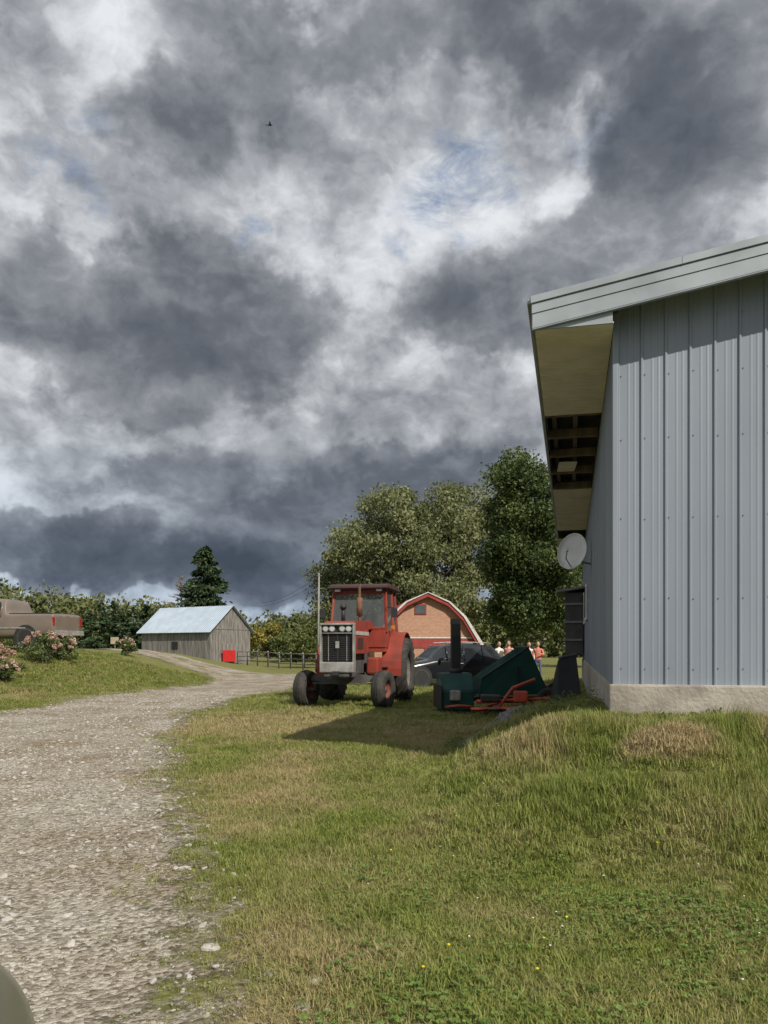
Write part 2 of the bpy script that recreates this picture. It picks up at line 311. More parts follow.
e1=nn(nt,'ShaderNodeMath',operation='MULTIPLY_ADD'); nt.links.new(ne.outputs[0],e1.inputs[0]); e1.inputs[1].default_value=2.4; nt.links.new(at.outputs['Fac'],e1.inputs[2])
e2=nn(nt,'ShaderNodeMapRange'); nt.links.new(e1.outputs[0],e2.inputs['Value']); e2.inputs['From Min'].default_value=1.0; e2.inputs['From Max'].default_value=1.4
tr=nn(nt,'ShaderNodeBsdfTransparent'); ms=nn(nt,'ShaderNodeMixShader'); nt.links.new(e2.outputs[0],ms.inputs[0]); nt.links.new(b.outputs[0],ms.inputs[1]); nt.links.new(tr.outputs[0],ms.inputs[2]); nt.links.new(ms.outputs[0],nt.nodes['Material Output'].inputs[0])
rd=fast('gravel_road',V,Q,None,m); at=rd.data.attributes.new('edge','FLOAT','POINT'); at.data.foreach_set('value',s.astype(np.float32)); rd.data.polygons.foreach_set('use_smooth',[True]*len(rd.data.polygons))
# ---------------------------------------------------------------- grass
m=bpy.data.materials.new('grass_blade'); m.use_nodes=True; nt=m.node_tree; b=nt.nodes['Principled BSDF']; b.inputs['Roughness'].default_value=.6; b.inputs['Specular IOR Level'].default_value=.25
g=nn(nt,'ShaderNodeNewGeometry'); dry,M=drymix(nt,g.outputs['Position']); oi=nn(nt,'ShaderNodeObjectInfo')
dr=M('ADD',dry,M('MULTIPLY_ADD',g.outputs['Random Per Island'],.7,-.35))
r1=nn(nt,'ShaderNodeValToRGB'); e=r1.color_ramp.elements; e[0].color=(.13,.18,.032,1); e[1].color=(.30,.33,.085,1); k=e.new(.5); k.color=(.21,.25,.052,1)
nt.links.new(oi.outputs['Random'],r1.inputs[0])
mx=nn(nt,'ShaderNodeMixRGB'); mx.use_clamp=True; nt.links.new(dr,mx.inputs[0]); nt.links.new(r1.outputs[0],mx.inputs[1]); mx.inputs[2].default_value=(.42,.34,.18,1); nt.links.new(mx.outputs[0],b.inputs['Base Color'])
t=nn(nt,'ShaderNodeBsdfTranslucent'); nt.links.new(mx.outputs[0],t.inputs[0]); ms=nn(nt,'ShaderNodeMixShader'); ms.inputs[0].default_value=.35; nt.links.new(b.outputs[0],ms.inputs[1]); nt.links.new(t.outputs[0],ms.inputs[2]); nt.links.new(ms.outputs[0],nt.nodes['Material Output'].inputs[0])
BL=m
def tuft(name,n,rad,h,wd,seed,flat=.5):
    r=np.random.default_rng(seed); v=[];f=[]
    for _ in range(n):
        a=r.uniform(0,6.28); q=rad*math.sqrt(r.uniform()); bx,by=q*math.cos(a),q*math.sin(a); hh=h*r.uniform(.45,1.15); l=hh*r.uniform(.1,1.1)*flat*1.6
        la=r.uniform(0,6.28); dx,dy=math.cos(la),math.sin(la); px,py=-dy*wd/2,dx*wd/2; k=len(v)
        v+=[(bx-px,by-py,-.01),(bx+px,by+py,-.01),(bx+dx*l*.35-px*.8,by+dy*l*.35-py*.8,hh*.6),(bx+dx*l*.35+px*.8,by+dy*l*.35+py*.8,hh*.6),(bx+dx*l,by+dy*l,hh)]
        f+=[(k,k+1,k+3,k+2),(k+2,k+3,k+4)]
    return mesh(name,v,f,None,BL,link=False)
tufts=[tuft('tuft_a',42,.09,.048,.0055,1,.8),tuft('tuft_b',38,.10,.04,.0065,2,1.1),tuft('tuft_c',34,.09,.062,.005,3,.7),tuft('tuft_d',40,.11,.032,.0075,4,1.3)]
def scatter(x0,x1,y0,y1,dens,seed):
    r=np.random.default_rng(seed); n=int((x1-x0)*(y1-y0)*dens); return np.column_stack([r.uniform(x0,x1,n),r.uniform(y0,y1,n)])
P=[];SC=[]
for (x0,x1,y0,y1,de,sc) in((-2,5.5,.8,5,500,.85),(-4,7,5,8.5,360,1.0),(-5,8,8.5,13,190,1.25),(-10,6,13,22,90,1.7),(-17,6,22,36,36,2.4)):
    p=scatter(x0,x1,y0,y1,de,int(y0*10)+3); 
    xl,yl=blocal(p[:,0],p[:,1]); s=sdf(p,road); nz=np.sin(p[:,0]*3.1)*np.sin(p[:,1]*2.3)*.25+rng.normal(0,.28,len(p))
    keep=(s>nz)&~((xl>-.03)&(yl>-.05))&((((p[:,0]-1.75)/.65)**2+((p[:,1]-11.3)/1.3)**2)>1); p=p[keep]; s=s[keep]; xl=xl[keep]; yl=yl[keep]
    worn=(np.sin(p[:,0]*1.7+p[:,1]*.6)+np.sin(p[:,1]*1.3-p[:,0]*.9))+.8*np.sin(p[:,0]*5.1+2*np.sin(p[:,1]*2.1))*np.sin(p[:,1]*4.3); k2=rng.uniform(size=len(p))<np.clip(.34+s*.7+.24*worn,.14,1); p=p[k2]; s=s[k2]; xl=xl[k2]; yl=yl[k2]; worn=worn[k2]
    z=terr(p[:,0],p[:,1]); bank=np.clip(z/.3,0,1)*(p[:,0]>0)*ss(.25,1.2,np.maximum(-yl,-xl)); lump=np.clip(.45+.75*np.sin(p[:,0]*2.6+p[:,1]*1.4)*np.sin(p[:,1]*3.1-p[:,0]),0,1.3)
    base=np.full(len(p),sc)*rng.uniform(.65,1.25,len(p))*(.7+.3*np.clip(s,0,1)); hz=base*(1+.12*worn+bank*2.2*lump*rng.uniform(.2,1.2,len(p)))/(1+.35*(sc-1))
    P.append(np.column_stack([p,z])); SC.append(np.column_stack([base,base,hz]))
P=np.concatenate(P);SC=np.concatenate(SC); R=np.column_stack([rng.normal(0,.14,len(P)),rng.normal(0,.14,len(P)),rng.uniform(0,6.28,len(P))])
instancer('grass',P,SC,R,tufts)
CLV=leafmat('clover_leaf',(.10,.17,.035),(.15,.23,.05),(.20,.29,.08),.3,6)
def clover(name,seed):
    r=np.random.default_rng(seed); v=[];f=[]
    for _ in range(9):
        a=r.uniform(0,6.28); q=.12*math.sqrt(r.uniform()); c=np.array([q*math.cos(a),q*math.sin(a),r.uniform(.02,.045)])
        for t in range(3):
            b=t*2.094+a; k=len(v); s=.0075
            for u in range(6):
                w_=u*1.047; v.append(c+np.array([math.cos(b)*s*1.0+math.cos(w_)*s,math.sin(b)*s+math.sin(w_)*s,r.uniform(-.003,.005)]))
            f.append(tuple(range(k,k+6)))
    return mesh(name,v,f,None,CLV,link=False)
p=scatter(-.3,4.2,1.4,5.2,60,77); kk=(np.sin(p[:,0]*2.2+1)*np.sin(p[:,1]*2.7)+rng.normal(0,.6,len(p)))>.1; p=p[kk]; s=sdf(p,road); p=p[s>.3]
sc=rng.uniform(.8,1.3,len(p)); instancer('clover',np.column_stack([p,terr(p[:,0],p[:,1])]),np.column_stack([sc]*3),np.column_stack([sc*0,sc*0,rng.uniform(0,6.28,len(p))]),[clover('clover_a',1),clover('clover_b',2)])
YEL=mat('dandelion_yellow',(.75,.6,.03),rough=.7); WHT=mat('clover_white',(.75,.74,.68),rough=.8)
def flower(name,mt,r_):
    bm=bmesh.new(); bmesh.ops.create_icosphere(bm,subdivisions=1,radius=r_)
    for v in bm.verts: v.co.z=v.co.z*.6+.06
    me=bpy.data.meshes.new(name); bm.to_mesh(me); bm.free(); return obj(name,me,None,mt,False,False)
p=scatter(-.2,3.5,2,8,5,91); s=sdf(p,road); p=p[s>.2]; sc=rng.uniform(.6,1.0,len(p)); instancer('wild_flowers',np.column_stack([p,terr(p[:,0],p[:,1])]),np.column_stack([sc]*3),np.zeros((len(p),3)),[flower('fl_w',WHT,.008),flower('fl_w2',WHT,.007),flower('fl_y',YEL,.010)])
# stones
def stone(name,seed,mt):
    r=np.random.default_rng(seed); bm=bmesh.new(); bmesh.ops.create_icosphere(bm,subdivisions=2,radius=1)
    ph=r.uniform(0,6,6); fl=r.uniform(.4,.7)
    for v in bm.verts:
        k=1+.22*math.sin(v.co.x*2.3+ph[0])+.18*math.sin(v.co.y*2.9+ph[1])+.12*math.sin(v.co.z*3.7+ph[2]); v.co=v.co*k; v.co.z*=fl; v.co.y*=.78
    me=bpy.data.meshes.new(name); bm.to_mesh(me); bm.free(); return obj(name,me,None,mt,False,False)
ST=[mat('stone_a',(.38,.35,.30),(.26,.235,.20),rough=.9,scale=2),mat('stone_b',(.46,.44,.40),(.34,.32,.28),rough=.9,scale=2),mat('stone_c',(.26,.24,.205),(.17,.155,.13),rough=.9,scale=2)]
stones=[stone('stone_%d'%k,k,ST[k%3]) for k in range(6)]
P=[];SC=[]
for x0,x1,y0,y1,de,mn in((-4.2,0.3,1.2,6,1400,.0042),(-6.5,-.5,6,12,480,.0072),(-9,-2.5,12,26,90,.013)):
    p=scatter(x0,x1,y0,y1,de,int(y0)+55); s=sdf(p,road); p=p[s<rng.normal(0.02,.24,len(p))]
    cl_=.55+.45*np.sin(p[:,0]*4+np.sin(p[:,1]*1.1)*2)*np.sin(p[:,1]*1.7); p=p[rng.uniform(size=len(p))<cl_+.25]
    r=mn*(1+rng.pareto(2.9,len(p))); r=np.minimum(r,.030); P.append(np.column_stack([p,terr(p[:,0],p[:,1])+.012+r*.08])); SC.append(np.column_stack([r,r,r*.8]))
P=np.concatenate(P);SC=np.concatenate(SC); instancer('gravel_stones',P,SC,np.column_stack([rng.normal(0,.3,len(P)),rng.normal(0,.3,len(P)),rng.uniform(0,6.28,len(P))]),stones)
def rock(px,py,r,seed):
    d=F*H/(py-HY); x=W(px,d); o=stone('rock',seed,ST[seed%3]); COL.objects.link(o); o.name='rock'; o.scale=(r,r,r*.6); o.rotation_euler=(0,0,seed); o.location=(x,d,tz(x,d)+r*.05)
for a in((213,946,.05,1),(268,975,.03,2),(318,985,.035,4),(303,1008,.045,5),(232,1010,.03,7),(97,832,.06,8),(185,872,.04,10),(150,868,.03,11),(100,818,.05,13),(62,945,.05,14),(560,1012,.03,16)): rock(*a)
GR=mat('dark_gravel',(.24,.235,.225),(.10,.098,.095),rough=.9)
n=1700; aa=rng.uniform(0,6.28,n); q=np.sqrt(rng.uniform(0,1,n)); px_=1.75+q*np.cos(aa)*.65; py_=11.3+q*np.sin(aa)*1.4; hz=.20*(1-q**1.5)
r=rng.uniform(.018,.055,n); instancer('gravel_pile',np.column_stack([px_,py_,terr(px_,py_)+hz]),np.column_stack([r,r,r]),rng.uniform(0,6,(n,3)),[stone('pile_%d'%k,20+k,GR) for k in range(3)])
# ---------------------------------------------------------------- metal clad building
def ribmat(name,c,c2,rough=.5):
    return mat(name,c,c2,rough=rough,metal=.1,scale=1.2,stretch=(1,1,.25),contrast=(.3,.75),bump=.08,bscale=6)
SID=ribmat('painted_steel_siding',(.265,.30,.345),(.205,.235,.275)); SIDD=ribmat('side_siding',(.26,.285,.315),(.19,.21,.235))
TRIM=mat('light_metal_trim',(.35,.385,.41),(.25,.28,.30),rough=.5,metal=.2,scale=2); CON=mat('concrete',(.40,.365,.31),(.24,.215,.18),rough=.95,scale=4,bump=.5,bscale=30)
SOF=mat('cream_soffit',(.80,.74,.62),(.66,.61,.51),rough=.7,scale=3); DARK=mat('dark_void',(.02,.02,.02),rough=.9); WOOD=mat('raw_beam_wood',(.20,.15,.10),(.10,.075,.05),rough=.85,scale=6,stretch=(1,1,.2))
SCR=mat('screw_metal',(.35,.36,.38),rough=.4,metal=.7); ROOFM=mat('steel_roof',(.35,.4,.45),rough=.4,metal=.4)
B=empty('metal_barn',(BX,BY,0),BA)
ZE=4.91; K=.164; EO=.805; RO=.35; LEN=20.; WD=10.
def roofz(x): return ZE+K*(x+EO) if x<=WD/2 else ZE+K*(WD/2+EO)-K*(x-WD/2)
def ribwall(name,length,z0,topf,mt,place,pitch=.229,ribh=.018,parent=B):
    us=[];n=int(length/pitch)
    us.append((0,0))
    for k in range(n+1):
        u=.02+k*pitch
        for du,dd in((0,0),(.012,ribh),(.026,ribh),(.038,0),(.105,0),(.112,.002),(.124,.002),(.131,0),(.165,0),(.172,.002),(.184,.002),(.191,0)):
            if u+du<length: us.append((u+du,dd))
    us.append((length,0)); v=[]
    for u,d in us:
        v.append(place(u,d,z0)); v.append(place(u,d,topf(u)))
    f=[(2*i,2*i+2,2*i+3,2*i+1) for i in range(len(us)-1)]
    return mesh(name,v,f,parent,mt)
ribwall('front_wall',WD,1.07,lambda u:roofz(u)-.10,SID,lambda u,d,z:(u,-d,z))
ribwall('left_wall',LEN,1.07,lambda u:4.66,SIDD,lambda u,d,z:(-d,u,z))
ribwall('right_wall',LEN,1.07,lambda u:4.8,SIDD,lambda u,d,z:(WD+d,u,z))
ribwall('back_wall',WD,1.07,lambda u:roofz(u)-.10,SIDD,lambda u,d,z:(u,LEN+d,z))
box('corner_trim',(.010,-.006,2.95),(.05,.03,3.76),SID,B,bev=.006)
box('foundation_front',(WD/2,.08,.55),(WD+.1,.3,1.07),CON,B,bev=.02); box('foundation_left',(.08,LEN/2+.3,.55),(.26,LEN-.1,1.06),CON,B,bev=.02)
box('foundation_right',(WD-.08,LEN/2+.3,.55),(.3,LEN-.1,1.06),CON,B,bev=.02)
sv=[];sf=[]
for row in(1.25,1.95,2.75,3.55,4.2,4.75):
    for k in range(30):
        u=.02+.019+k*.229; 
        if row>roofz(u)-.2: continue
        c=np.array((u+.03,-.004,row+random.uniform(-.012,.012))); q=len(sv); s_=.007
        for t in range(6): sv.append(c+np.array((s_*math.cos(t*1.047),0,s_*math.sin(t*1.047))))
        for t in range(6): sv.append(c+np.array((s_*.7*math.cos(t*1.047),-.006,s_*.7*math.sin(t*1.047))))
        sf.append(tuple(range(q+6,q+12))); sf+=[(q+t,q+(t+1)%6,q+6+(t+1)%6,q+6+t) for t in range(6)]
mesh('siding_screws',sv,sf,B,SCR)
def slab(name,x0,x1,y0,y1,t0,t1,mt):
    P=[(x0,roofz(x0)-t0),(x1,roofz(x1)-t0),(x1,roofz(x1)-t1),(x0,roofz(x0)-t1)]
    return prism(name,P,y0,y1,mt,B,axis='y',bev=.004)
R2=WD+EO
slab('roof_panel_left',-EO,WD/2,-RO,LEN+.3,0,.05,ROOFM); slab('roof_panel_right',WD/2+.002,R2,-RO,LEN+.3,0,.05,ROOFM)
for nm_,x0,x1 in(('l',-EO-.01,WD/2),('r',WD/2+.002,R2)):
    slab('rake_cap_'+nm_,x0,x1,-RO-.045,-RO+.08,-.018,.055,TRIM)
    slab('rake_band_upper_'+nm_,x0+.01,x1,-RO-.03,-RO-.003,.058,.155,TRIM)
    slab('rake_band_lower_'+nm_,x0+.015,x1,-RO-.022,-RO-.002,.157,.30,TRIM)
    slab('rake_lip_'+nm_,x0+.015,x1,-RO-.026,-RO+.02,.302,.315,TRIM)
    slab('rake_soffit_'+nm_,x0+EO if nm_=='l' else x0,x1,-RO+.022,-.022,.13,.145,SOF)
for k in range(3): slab('cap_seam_%d'%k,.6+k*1.55,.606+k*1.55,-RO-.048,-RO+.0,-.020,.058,SCR)
box('eave_fascia',(-EO+.012,LEN/2,ZE-.155),(.03,LEN+.6,.24),TRIM,B,bev=.004); box('gutter_edge',(-EO-.02,LEN/2,ZE-.02),(.05,LEN+.7,.05),TRIM,B,bev=.01)
box('eave_end',(-EO/2,-RO+.02,ZE-.2),(EO-.06,.02,.2),TRIM,B,bev=0)
ZS=4.62
def soffit(y0,y1,nm_,mt):
    v=[]; n=int((y1-y0)/.10)
    for i in range(n+1):
        y=y0+i*(y1-y0)/n
        for yy,zz in((y,ZS),(y+.008,ZS+.012),(y+.016,ZS)): v+= [(-EO+.03,yy,zz),(-.02,yy,zz)]
    f=[(2*i,2*i+1,2*i+3,2*i+2) for i in range(len(v)//2-1)]
    mesh(nm_,v,f,B,mt)
soffit(-RO+.03,2.7,'soffit_front',SOF); soffit(7.9,13.5,'soffit_middle',SOF); soffit(15.2,LEN,'soffit_back',SOF)
for k,y in enumerate((2.75,3.9,5.1,6.4,7.8)): box('rafter_tail_%d'%k,(-EO/2,y,ZS+.06),(EO-.05,.09,.13),WOOD,B)
for k,x in enumerate((-.66,-.36)): box('purlin_%d'%k,(x,5.3,ZS+.16),(.07,5.0,.05),WOOD,B)
box('dark_gap_lining',(-EO/2,5.3,ZS+.22),(EO-.08,5.1,.01),DARK,B,bev=0)  # near-black sheet above the rafters, paints the shade of the open eave
box('loose_soffit_board',(-.5,6.0,ZS+.01),(.3,1.2,.015),SOF,B,rot=(.06,0,.05),bev=0)
WHITE=mat('white_paint',(.72,.71,.67),(.6,.59,.55),rough=.5); DSH=mat('dish_white',(.74,.74,.72),(.64,.64,.62),rough=.5)
dz=3.42; pr=[(0.0,.05),(.12,.045),(.24,.03),(.33,.0),(.345,-.012),(.345,-.004),(.24,.018),(.12,.035),(0,.04)]
ds=lathe('satellite_dish',pr,DSH,B,(-.40,8.2,dz),axis='y',seg=32); ds.rotation_euler=(math.radians(-18),0,math.radians(-22)); ds.scale=(.9,1,1.15)
tube('dish_arm',[(0,8.4,dz-.25),(-.25,8.4,dz-.2),(-.40,8.27,dz)],.02,SCR,B); tube('dish_feed',[(-.40,8.2,dz-.36),(-.52,7.85,dz-.18),(-.50,7.8,dz-.05)],.012,SCR,B); box('dish_lnb',(-.50,7.82,dz-.02),(.06,.1,.06),WHITE,B)
for k,y in enumerate((12.5,15.5)):
    box('window_frame_%d'%k,(-.045,y,2.6),(.05,1.0,.9),WHITE,B); box('window_glass_%d'%k,(-.075,y,2.6),(.02,.86,.76),glassmat('win%d'%k),B,bev=0)
SLT=mat('faded_slat',(.26,.26,.25),(.18,.18,.17),rough=.8)
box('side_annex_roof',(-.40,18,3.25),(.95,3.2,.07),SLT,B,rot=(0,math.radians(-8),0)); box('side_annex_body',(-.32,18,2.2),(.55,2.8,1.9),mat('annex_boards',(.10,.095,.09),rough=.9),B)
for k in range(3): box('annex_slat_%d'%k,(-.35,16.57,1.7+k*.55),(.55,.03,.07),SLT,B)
# ---------------------------------------------------------------- tractor
RED=mat('tractor_red',(.31,.048,.028),(.17,.036,.025),rough=.62,scale=3,coat=.0,contrast=(.25,.7),spec=.35); BLK=mat('black_metal',(.025,.025,.025),rough=.6); RUB=mat('tyre_rubber',(.055,.050,.043),(.028,.026,.024),rough=.9,scale=6)
SIL=mat('silver_paint',(.38,.38,.36),(.24,.23,.21),rough=.5,metal=.3,scale=5); GRY=mat('engine_grey',(.10,.10,.10),(.05,.045,.04),rough=.7,scale=6); RUST=mat('rusty_metal',(.20,.09,.045),(.08,.05,.03),rough=.85,scale=8)
RIMD=mat('dusty_rim',(.18,.17,.15),(.08,.075,.065),rough=.75,scale=5); RIMR=mat('faded_red_rim',(.22,.055,.04),(.11,.05,.035),rough=.75,scale=6)
GLS=glassmat('cab_glass',(.10,.115,.125),.06); LAMP=mat('lamp_lens',(.55,.56,.55),rough=.15)
def clearglass(name,a=.50):
    m=bpy.data.materials.new(name); m.use_nodes=True; nt=m.node_tree; b=nt.nodes['Principled BSDF']; b.inputs['Base Color'].default_value=(.13,.145,.15,1); b.inputs['Roughness'].default_value=.08
    t=nn(nt,'ShaderNodeBsdfTransparent'); x=nn(nt,'ShaderNodeMixShader'); x.inputs[0].default_value=a; t.inputs[0].default_value=(.8,.85,.85,1); nt.links.new(b.outputs[0],x.inputs[1]); nt.links.new(t.outputs[0],x.inputs[2]); nt.links.new(x.outputs[0],nt.nodes['Material Output'].inputs[0]); return m
CG=clearglass('clear_glass')
def wheel(pre,c,R,wd,rimR,par,rimmat,lug=0,lugn=22,steer=0,hub=.0):
    e=empty(pre,c,steer,par); h=wd/2
    pr=[(rimR*.98,-h*.72),(rimR*1.08,-h*.88),(R*.80,-h),(R*.93,-h*.9),(R*.985,-h*.62),(R,0),(R*.985,h*.62),(R*.93,h*.9),(R*.80,h),(rimR*1.08,h*.88),(rimR*.98,h*.72)]
    lathe(pre+'_tyre',pr,RUB,e,(0,0,0),seg=40)
    rp=[(rimR*1.0,-h*.74),(rimR*1.02,-h*.66),(rimR*.9,-h*.5),(rimR*.86,-h*.1),(rimR*.3,-.02-hub),(rimR*.28,-h*.5),(.0,-h*.52)]
    lathe(pre+'_rim_a',rp,rimmat,e,(0,0,0),seg=32); lathe(pre+'_rim_b',[(r,-x) for r,x in rp],rimmat,e,(0,0,0),seg=32)
    if lug:
        V=[];Fc=[]
        for i in range(lugn):
            for sd in(-1,1):
                a=2*math.pi*(i+(.5 if sd>0 else 0))/lugn
                pts=[(0.02*sd,R*1.0,0),(h*.98*sd,R*.90,-.30)]
                q=len(V); wa_=.055/R*1.6
                for (x,rr,da) in pts:
                    for t in(-wa_/2,wa_/2):
                        for lr in(0.0-.03,lug):
                            an=a+da+t; V.append((x,(rr+lr)*math.cos(an),(rr+lr)*math.sin(an)))
                Fc+=[(q+1,q+3,q+7,q+5),(q,q+1,q+5,q+4),(q+2,q+6,q+7,q+3),(q,q+2,q+3,q+1),(q+4,q+5,q+7,q+6)]
        mesh(pre+'_lugs',V,Fc,e,RUB)
    return e
TH=math.radians(-11); fx,fy=-.95,19.0; ox,oy=fx-2.5*math.sin(TH),fy+2.5*math.cos(TH)
T=empty('tractor',(ox,oy,min(tz(ox,oy),tz(fx,fy))-.01),TH)
AMB=mat('amber',(.6,.2,.02)); STR=mat('stripe',(.45,.43,.4))
for sx_ in(-1,1):
    wheel('rear_wheel_%s'%('l' if sx_<0 else 'r'),(sx_*.95,0,.87),.85,.54,.46,T,RIMD,lug=.045,lugn=20,hub=.05)
    wheel('front_wheel_%s'%('l' if sx_<0 else 'r'),(sx_*.95,-2.5,.45),.455,.32,.22,T,RIMR,lug=.014,lugn=26,steer=math.radians(-10),hub=.03)
    n=14; V=[];Fc=[]
    for k in range(n+1):
        a=math.radians(-8+k*(150/n)); r=.98
        for x in(.62*sx_,1.12*sx_):
            for rr in(r,r+.02): V.append((x,-rr*math.cos(a),.87+rr*math.sin(a)))
    for k in range(n):
        q=4*k; Fc+=[(q,q+4,q+6,q+2),(q+1,q+3,q+7,q+5),(q,q+1,q+5,q+4),(q+2,q+6,q+7,q+3)]
    mesh('fender_%d'%sx_,V,Fc,T,RED,False)
    prism('fender_side_%d'%sx_,[(-.98*math.cos(math.radians(a)),.87+.98*math.sin(math.radians(a))) for a in range(0,151,15)]+[(.5,1.2),(-.5,1.2)],.60*sx_,.62*sx_,RED,T)
    cyl('kingpin_%d'%sx_,(sx_*.74,-2.5,.42),(sx_*.74,-2.5,.80),.045,.045,GRY,T); cyl('stub_%d'%sx_,(sx_*.74,-2.5,.45),(sx_*.92,-2.5,.45),.05,.05,GRY,T)
    cyl('rear_axle_%d'%sx_,(sx_*.2,0,.87),(sx_*.95,0,.87),.10,.09,GRY,T)
    tube('drag_link_%d'%sx_,[(sx_*.72,-2.42,.62),(sx_*.3,-1.6,.8),(sx_*.3,-1.0,1.0)],.02,GRY,T)
    for k in range(2):
        x=sx_*(.12+.155*k); cyl('lamp_ring_%d_%d'%(sx_,k),(x,-3.16,1.89),(x,-3.235,1.89),.070,.070,SIL,T,20); cyl('lamp_%d_%d'%(sx_,k),(x,-3.2,1.89),(x,-3.245,1.89),.056,.05,LAMP,T,20)
    box('grille_side_%d'%sx_,(sx_*.392,-3.17,1.45),(.045,.16,1.14),SIL,T)
    box('side_panel_%d'%sx_,(sx_*.37,-2.3,1.62),(.03,1.55,.62),RED,T,bev=.01)
    box('stripe_%d'%sx_,(sx_*.392,-2.3,1.80),(.01,1.5,.09),STR,T,bev=0)
    for k in range(7): box('side_louver_%d_%d'%(sx_,k),(sx_*.388,-2.75+k*.09,1.55),(.012,.035,.28),BLK,T,bev=0)
    box('cab_step_%d'%sx_,(sx_*.62,-.95,.62),(.34,.26,.04),BLK,T); box('cab_step_up_%d'%sx_,(sx_*.62,-.95,.95),(.34,.24,.04),BLK,T); box('fuel_tank_%d'%sx_,(sx_*.50,-1.35,1.0),(.30,.55,.42),RED if sx_>0 else GRY,T,bev=.05)
box('engine_block',(0,-1.9,1.12),(.5,2.1,.62),GRY,T,bev=.03); box('transmission',(0,-.35,.88),(.55,1.6,.6),GRY,T,bev=.04); box('front_frame',(0,-2.8,.86),(.56,.9,.22),GRY,T,bev=.02)
prism('front_axle',[(-.86,.76),(-.3,.82),(.3,.82),(.86,.76),(.86,.66),(.3,.60),(-.3,.60),(-.86,.66)],-2.56,-2.44,GRY,T,axis='y',bev=.01)
tube('tie_rod',[(-.74,-2.7,.6),(.74,-2.7,.6)],.018,GRY,T)
prism('hood',[(-3.1,1.86),(-3.1,2.03),(-2.9,2.08),(-1.3,2.14),(-.95,2.14),(-.95,1.9)],-.385,.385,RED,T,bev=.03)
box('grille_backing',(0,-3.10,1.45),(.74,.06,1.1),BLK,T); box('grille_top',(0,-3.17,2.0),(.80,.20,.05),SIL,T); box('grille_mid',(0,-3.17,1.79),(.72,.10,.02),SIL,T); box('lamp_panel',(0,-3.14,1.895),(.72,.08,.16),BLK,T)
for k in range(14): box('grille_bar_%d'%k,(0,-3.15,1.18+k*.043),(.71,.03,.008),GRY,T,bev=.002)
box('grille_post',(0,-3.168,1.46),(.035,.03,.62),BLK,T,bev=.003)
for k in(-1,1): box('grille_rail_%d'%k,(k*.22,-3.165,1.46),(.012,.025,.62),SIL,T,bev=.003)
box('badge',(0,-3.195,1.52),(.09,.02,.16),SIL,T); box('lower_bumper',(0,-3.2,1.0),(.80,.22,.24),SIL,T,bev=.025); box('bumper_base',(0,-3.12,.83),(.6,.3,.10),GRY,T); box('tow_hitch',(0,-3.34,.86),(.16,.12,.1),BLK,T)
tube('exhaust',[(.20,-1.75,2.1),(.20,-1.75,2.95),(.20,-1.70,3.02)],.035,RUST,T); cyl('muffler',(.20,-1.75,2.25),(.20,-1.75,2.7),.075,.075,RUST,T); cyl('air_intake',(-.18,-1.9,2.1),(-.18,-1.9,2.42),.05,.05,BLK,T); cyl('intake_cap',(-.18,-1.9,2.42),(-.18,-1.9,2.52),.09,.07,BLK,T)
cb,ct,zf,zt=.74,.68,1.45,2.98
box('cab_floor',(0,-.2,1.40),(1.46,1.6,.12),RED,T); box('cab_front_panel',(0,-1.0,1.72),(1.46,.05,.52),RED,T); box('cab_rear_panel',(0,.6,1.65),(1.46,.05,.5),RED,T)
for sx_ in(-1,1):
    box('cab_door_lower_%d'%sx_,(sx_*.735,-.2,1.68),(.04,1.55,.46),RED,T)
    for nm_,ya,yb in(('a',-1.0,-.84),('b',-.05,-.05),('c',.60,.50)):
        cyl('post_%s_%d'%(nm_,sx_),(sx_*cb,ya,zf+.4),(sx_*ct,yb,zt),.042,.04,RED,T,4,False)
    v=[(sx_*.735,-.97,1.93),(sx_*.735,.58,1.93),(sx_*.685,.5,2.92),(sx_*.685,-.84,2.92)]; mesh('side_glass_%d'%sx_,v,[(0,1,2,3)],T,CG)
    box('mirror_%d'%sx_,(sx_*.95,-1.0,2.35),(.16,.03,.24),BLK,T); tube('mirror_arm_%d'%sx_,[(sx_*.74,-.98,2.5),(sx_*.95,-1.0,2.48)],.012,BLK,T)
    box('work_light_%d'%sx_,(sx_*.55,-1.0,2.96),(.15,.08,.1),LAMP,T)
    box('turn_light_%d'%sx_,(sx_*.86,-.72,1.98),(.1,.06,.1),AMB,T)
mesh('windshield',[(-.71,-.99,1.98),(.71,-.99,1.98),(.67,-.85,2.92),(-.67,-.85,2.92)],[(0,1,2,3)],T,CG)
mesh('rear_glass',[(-.71,.6,1.9),(.71,.6,1.9),(.67,.5,2.92),(-.67,.5,2.92)],[(0,1,2,3)],T,CG)
box('windshield_header',(0,-.86,2.90),(1.38,.05,.10),RED,T); box('windshield_sill',(0,-1.01,1.96),(1.46,.05,.06),RED,T); cyl('wiper',(0.05,-1.0,2.0),(.3,-.93,2.5),.008,.008,BLK,T,6)
prism('cab_roof',[(-1.12,2.97),(-1.10,3.05),(-.8,3.12),(.5,3.12),(.74,3.05),(.76,2.97)],-.80,.80,mat('roof_dark_red',(.07,.022,.018),(.04,.02,.018),rough=.6),T,bev=.03)
box('seat',(0,.1,1.75),(.5,.5,.14),BLK,T,bev=.05); box('seat_back',(0,.36,2.1),(.46,.12,.6),BLK,T,bev=.05); box('dash',(0,-.75,1.9),(.5,.25,.4),BLK,T,bev=.04)
lathe('steering_wheel',[(.19,-.012),(.205,0),(.19,.012),(.175,0),(.19,-.012)],BLK,T,(0,-.5,2.15),24,'z').rotation_euler=(.6,0,0)
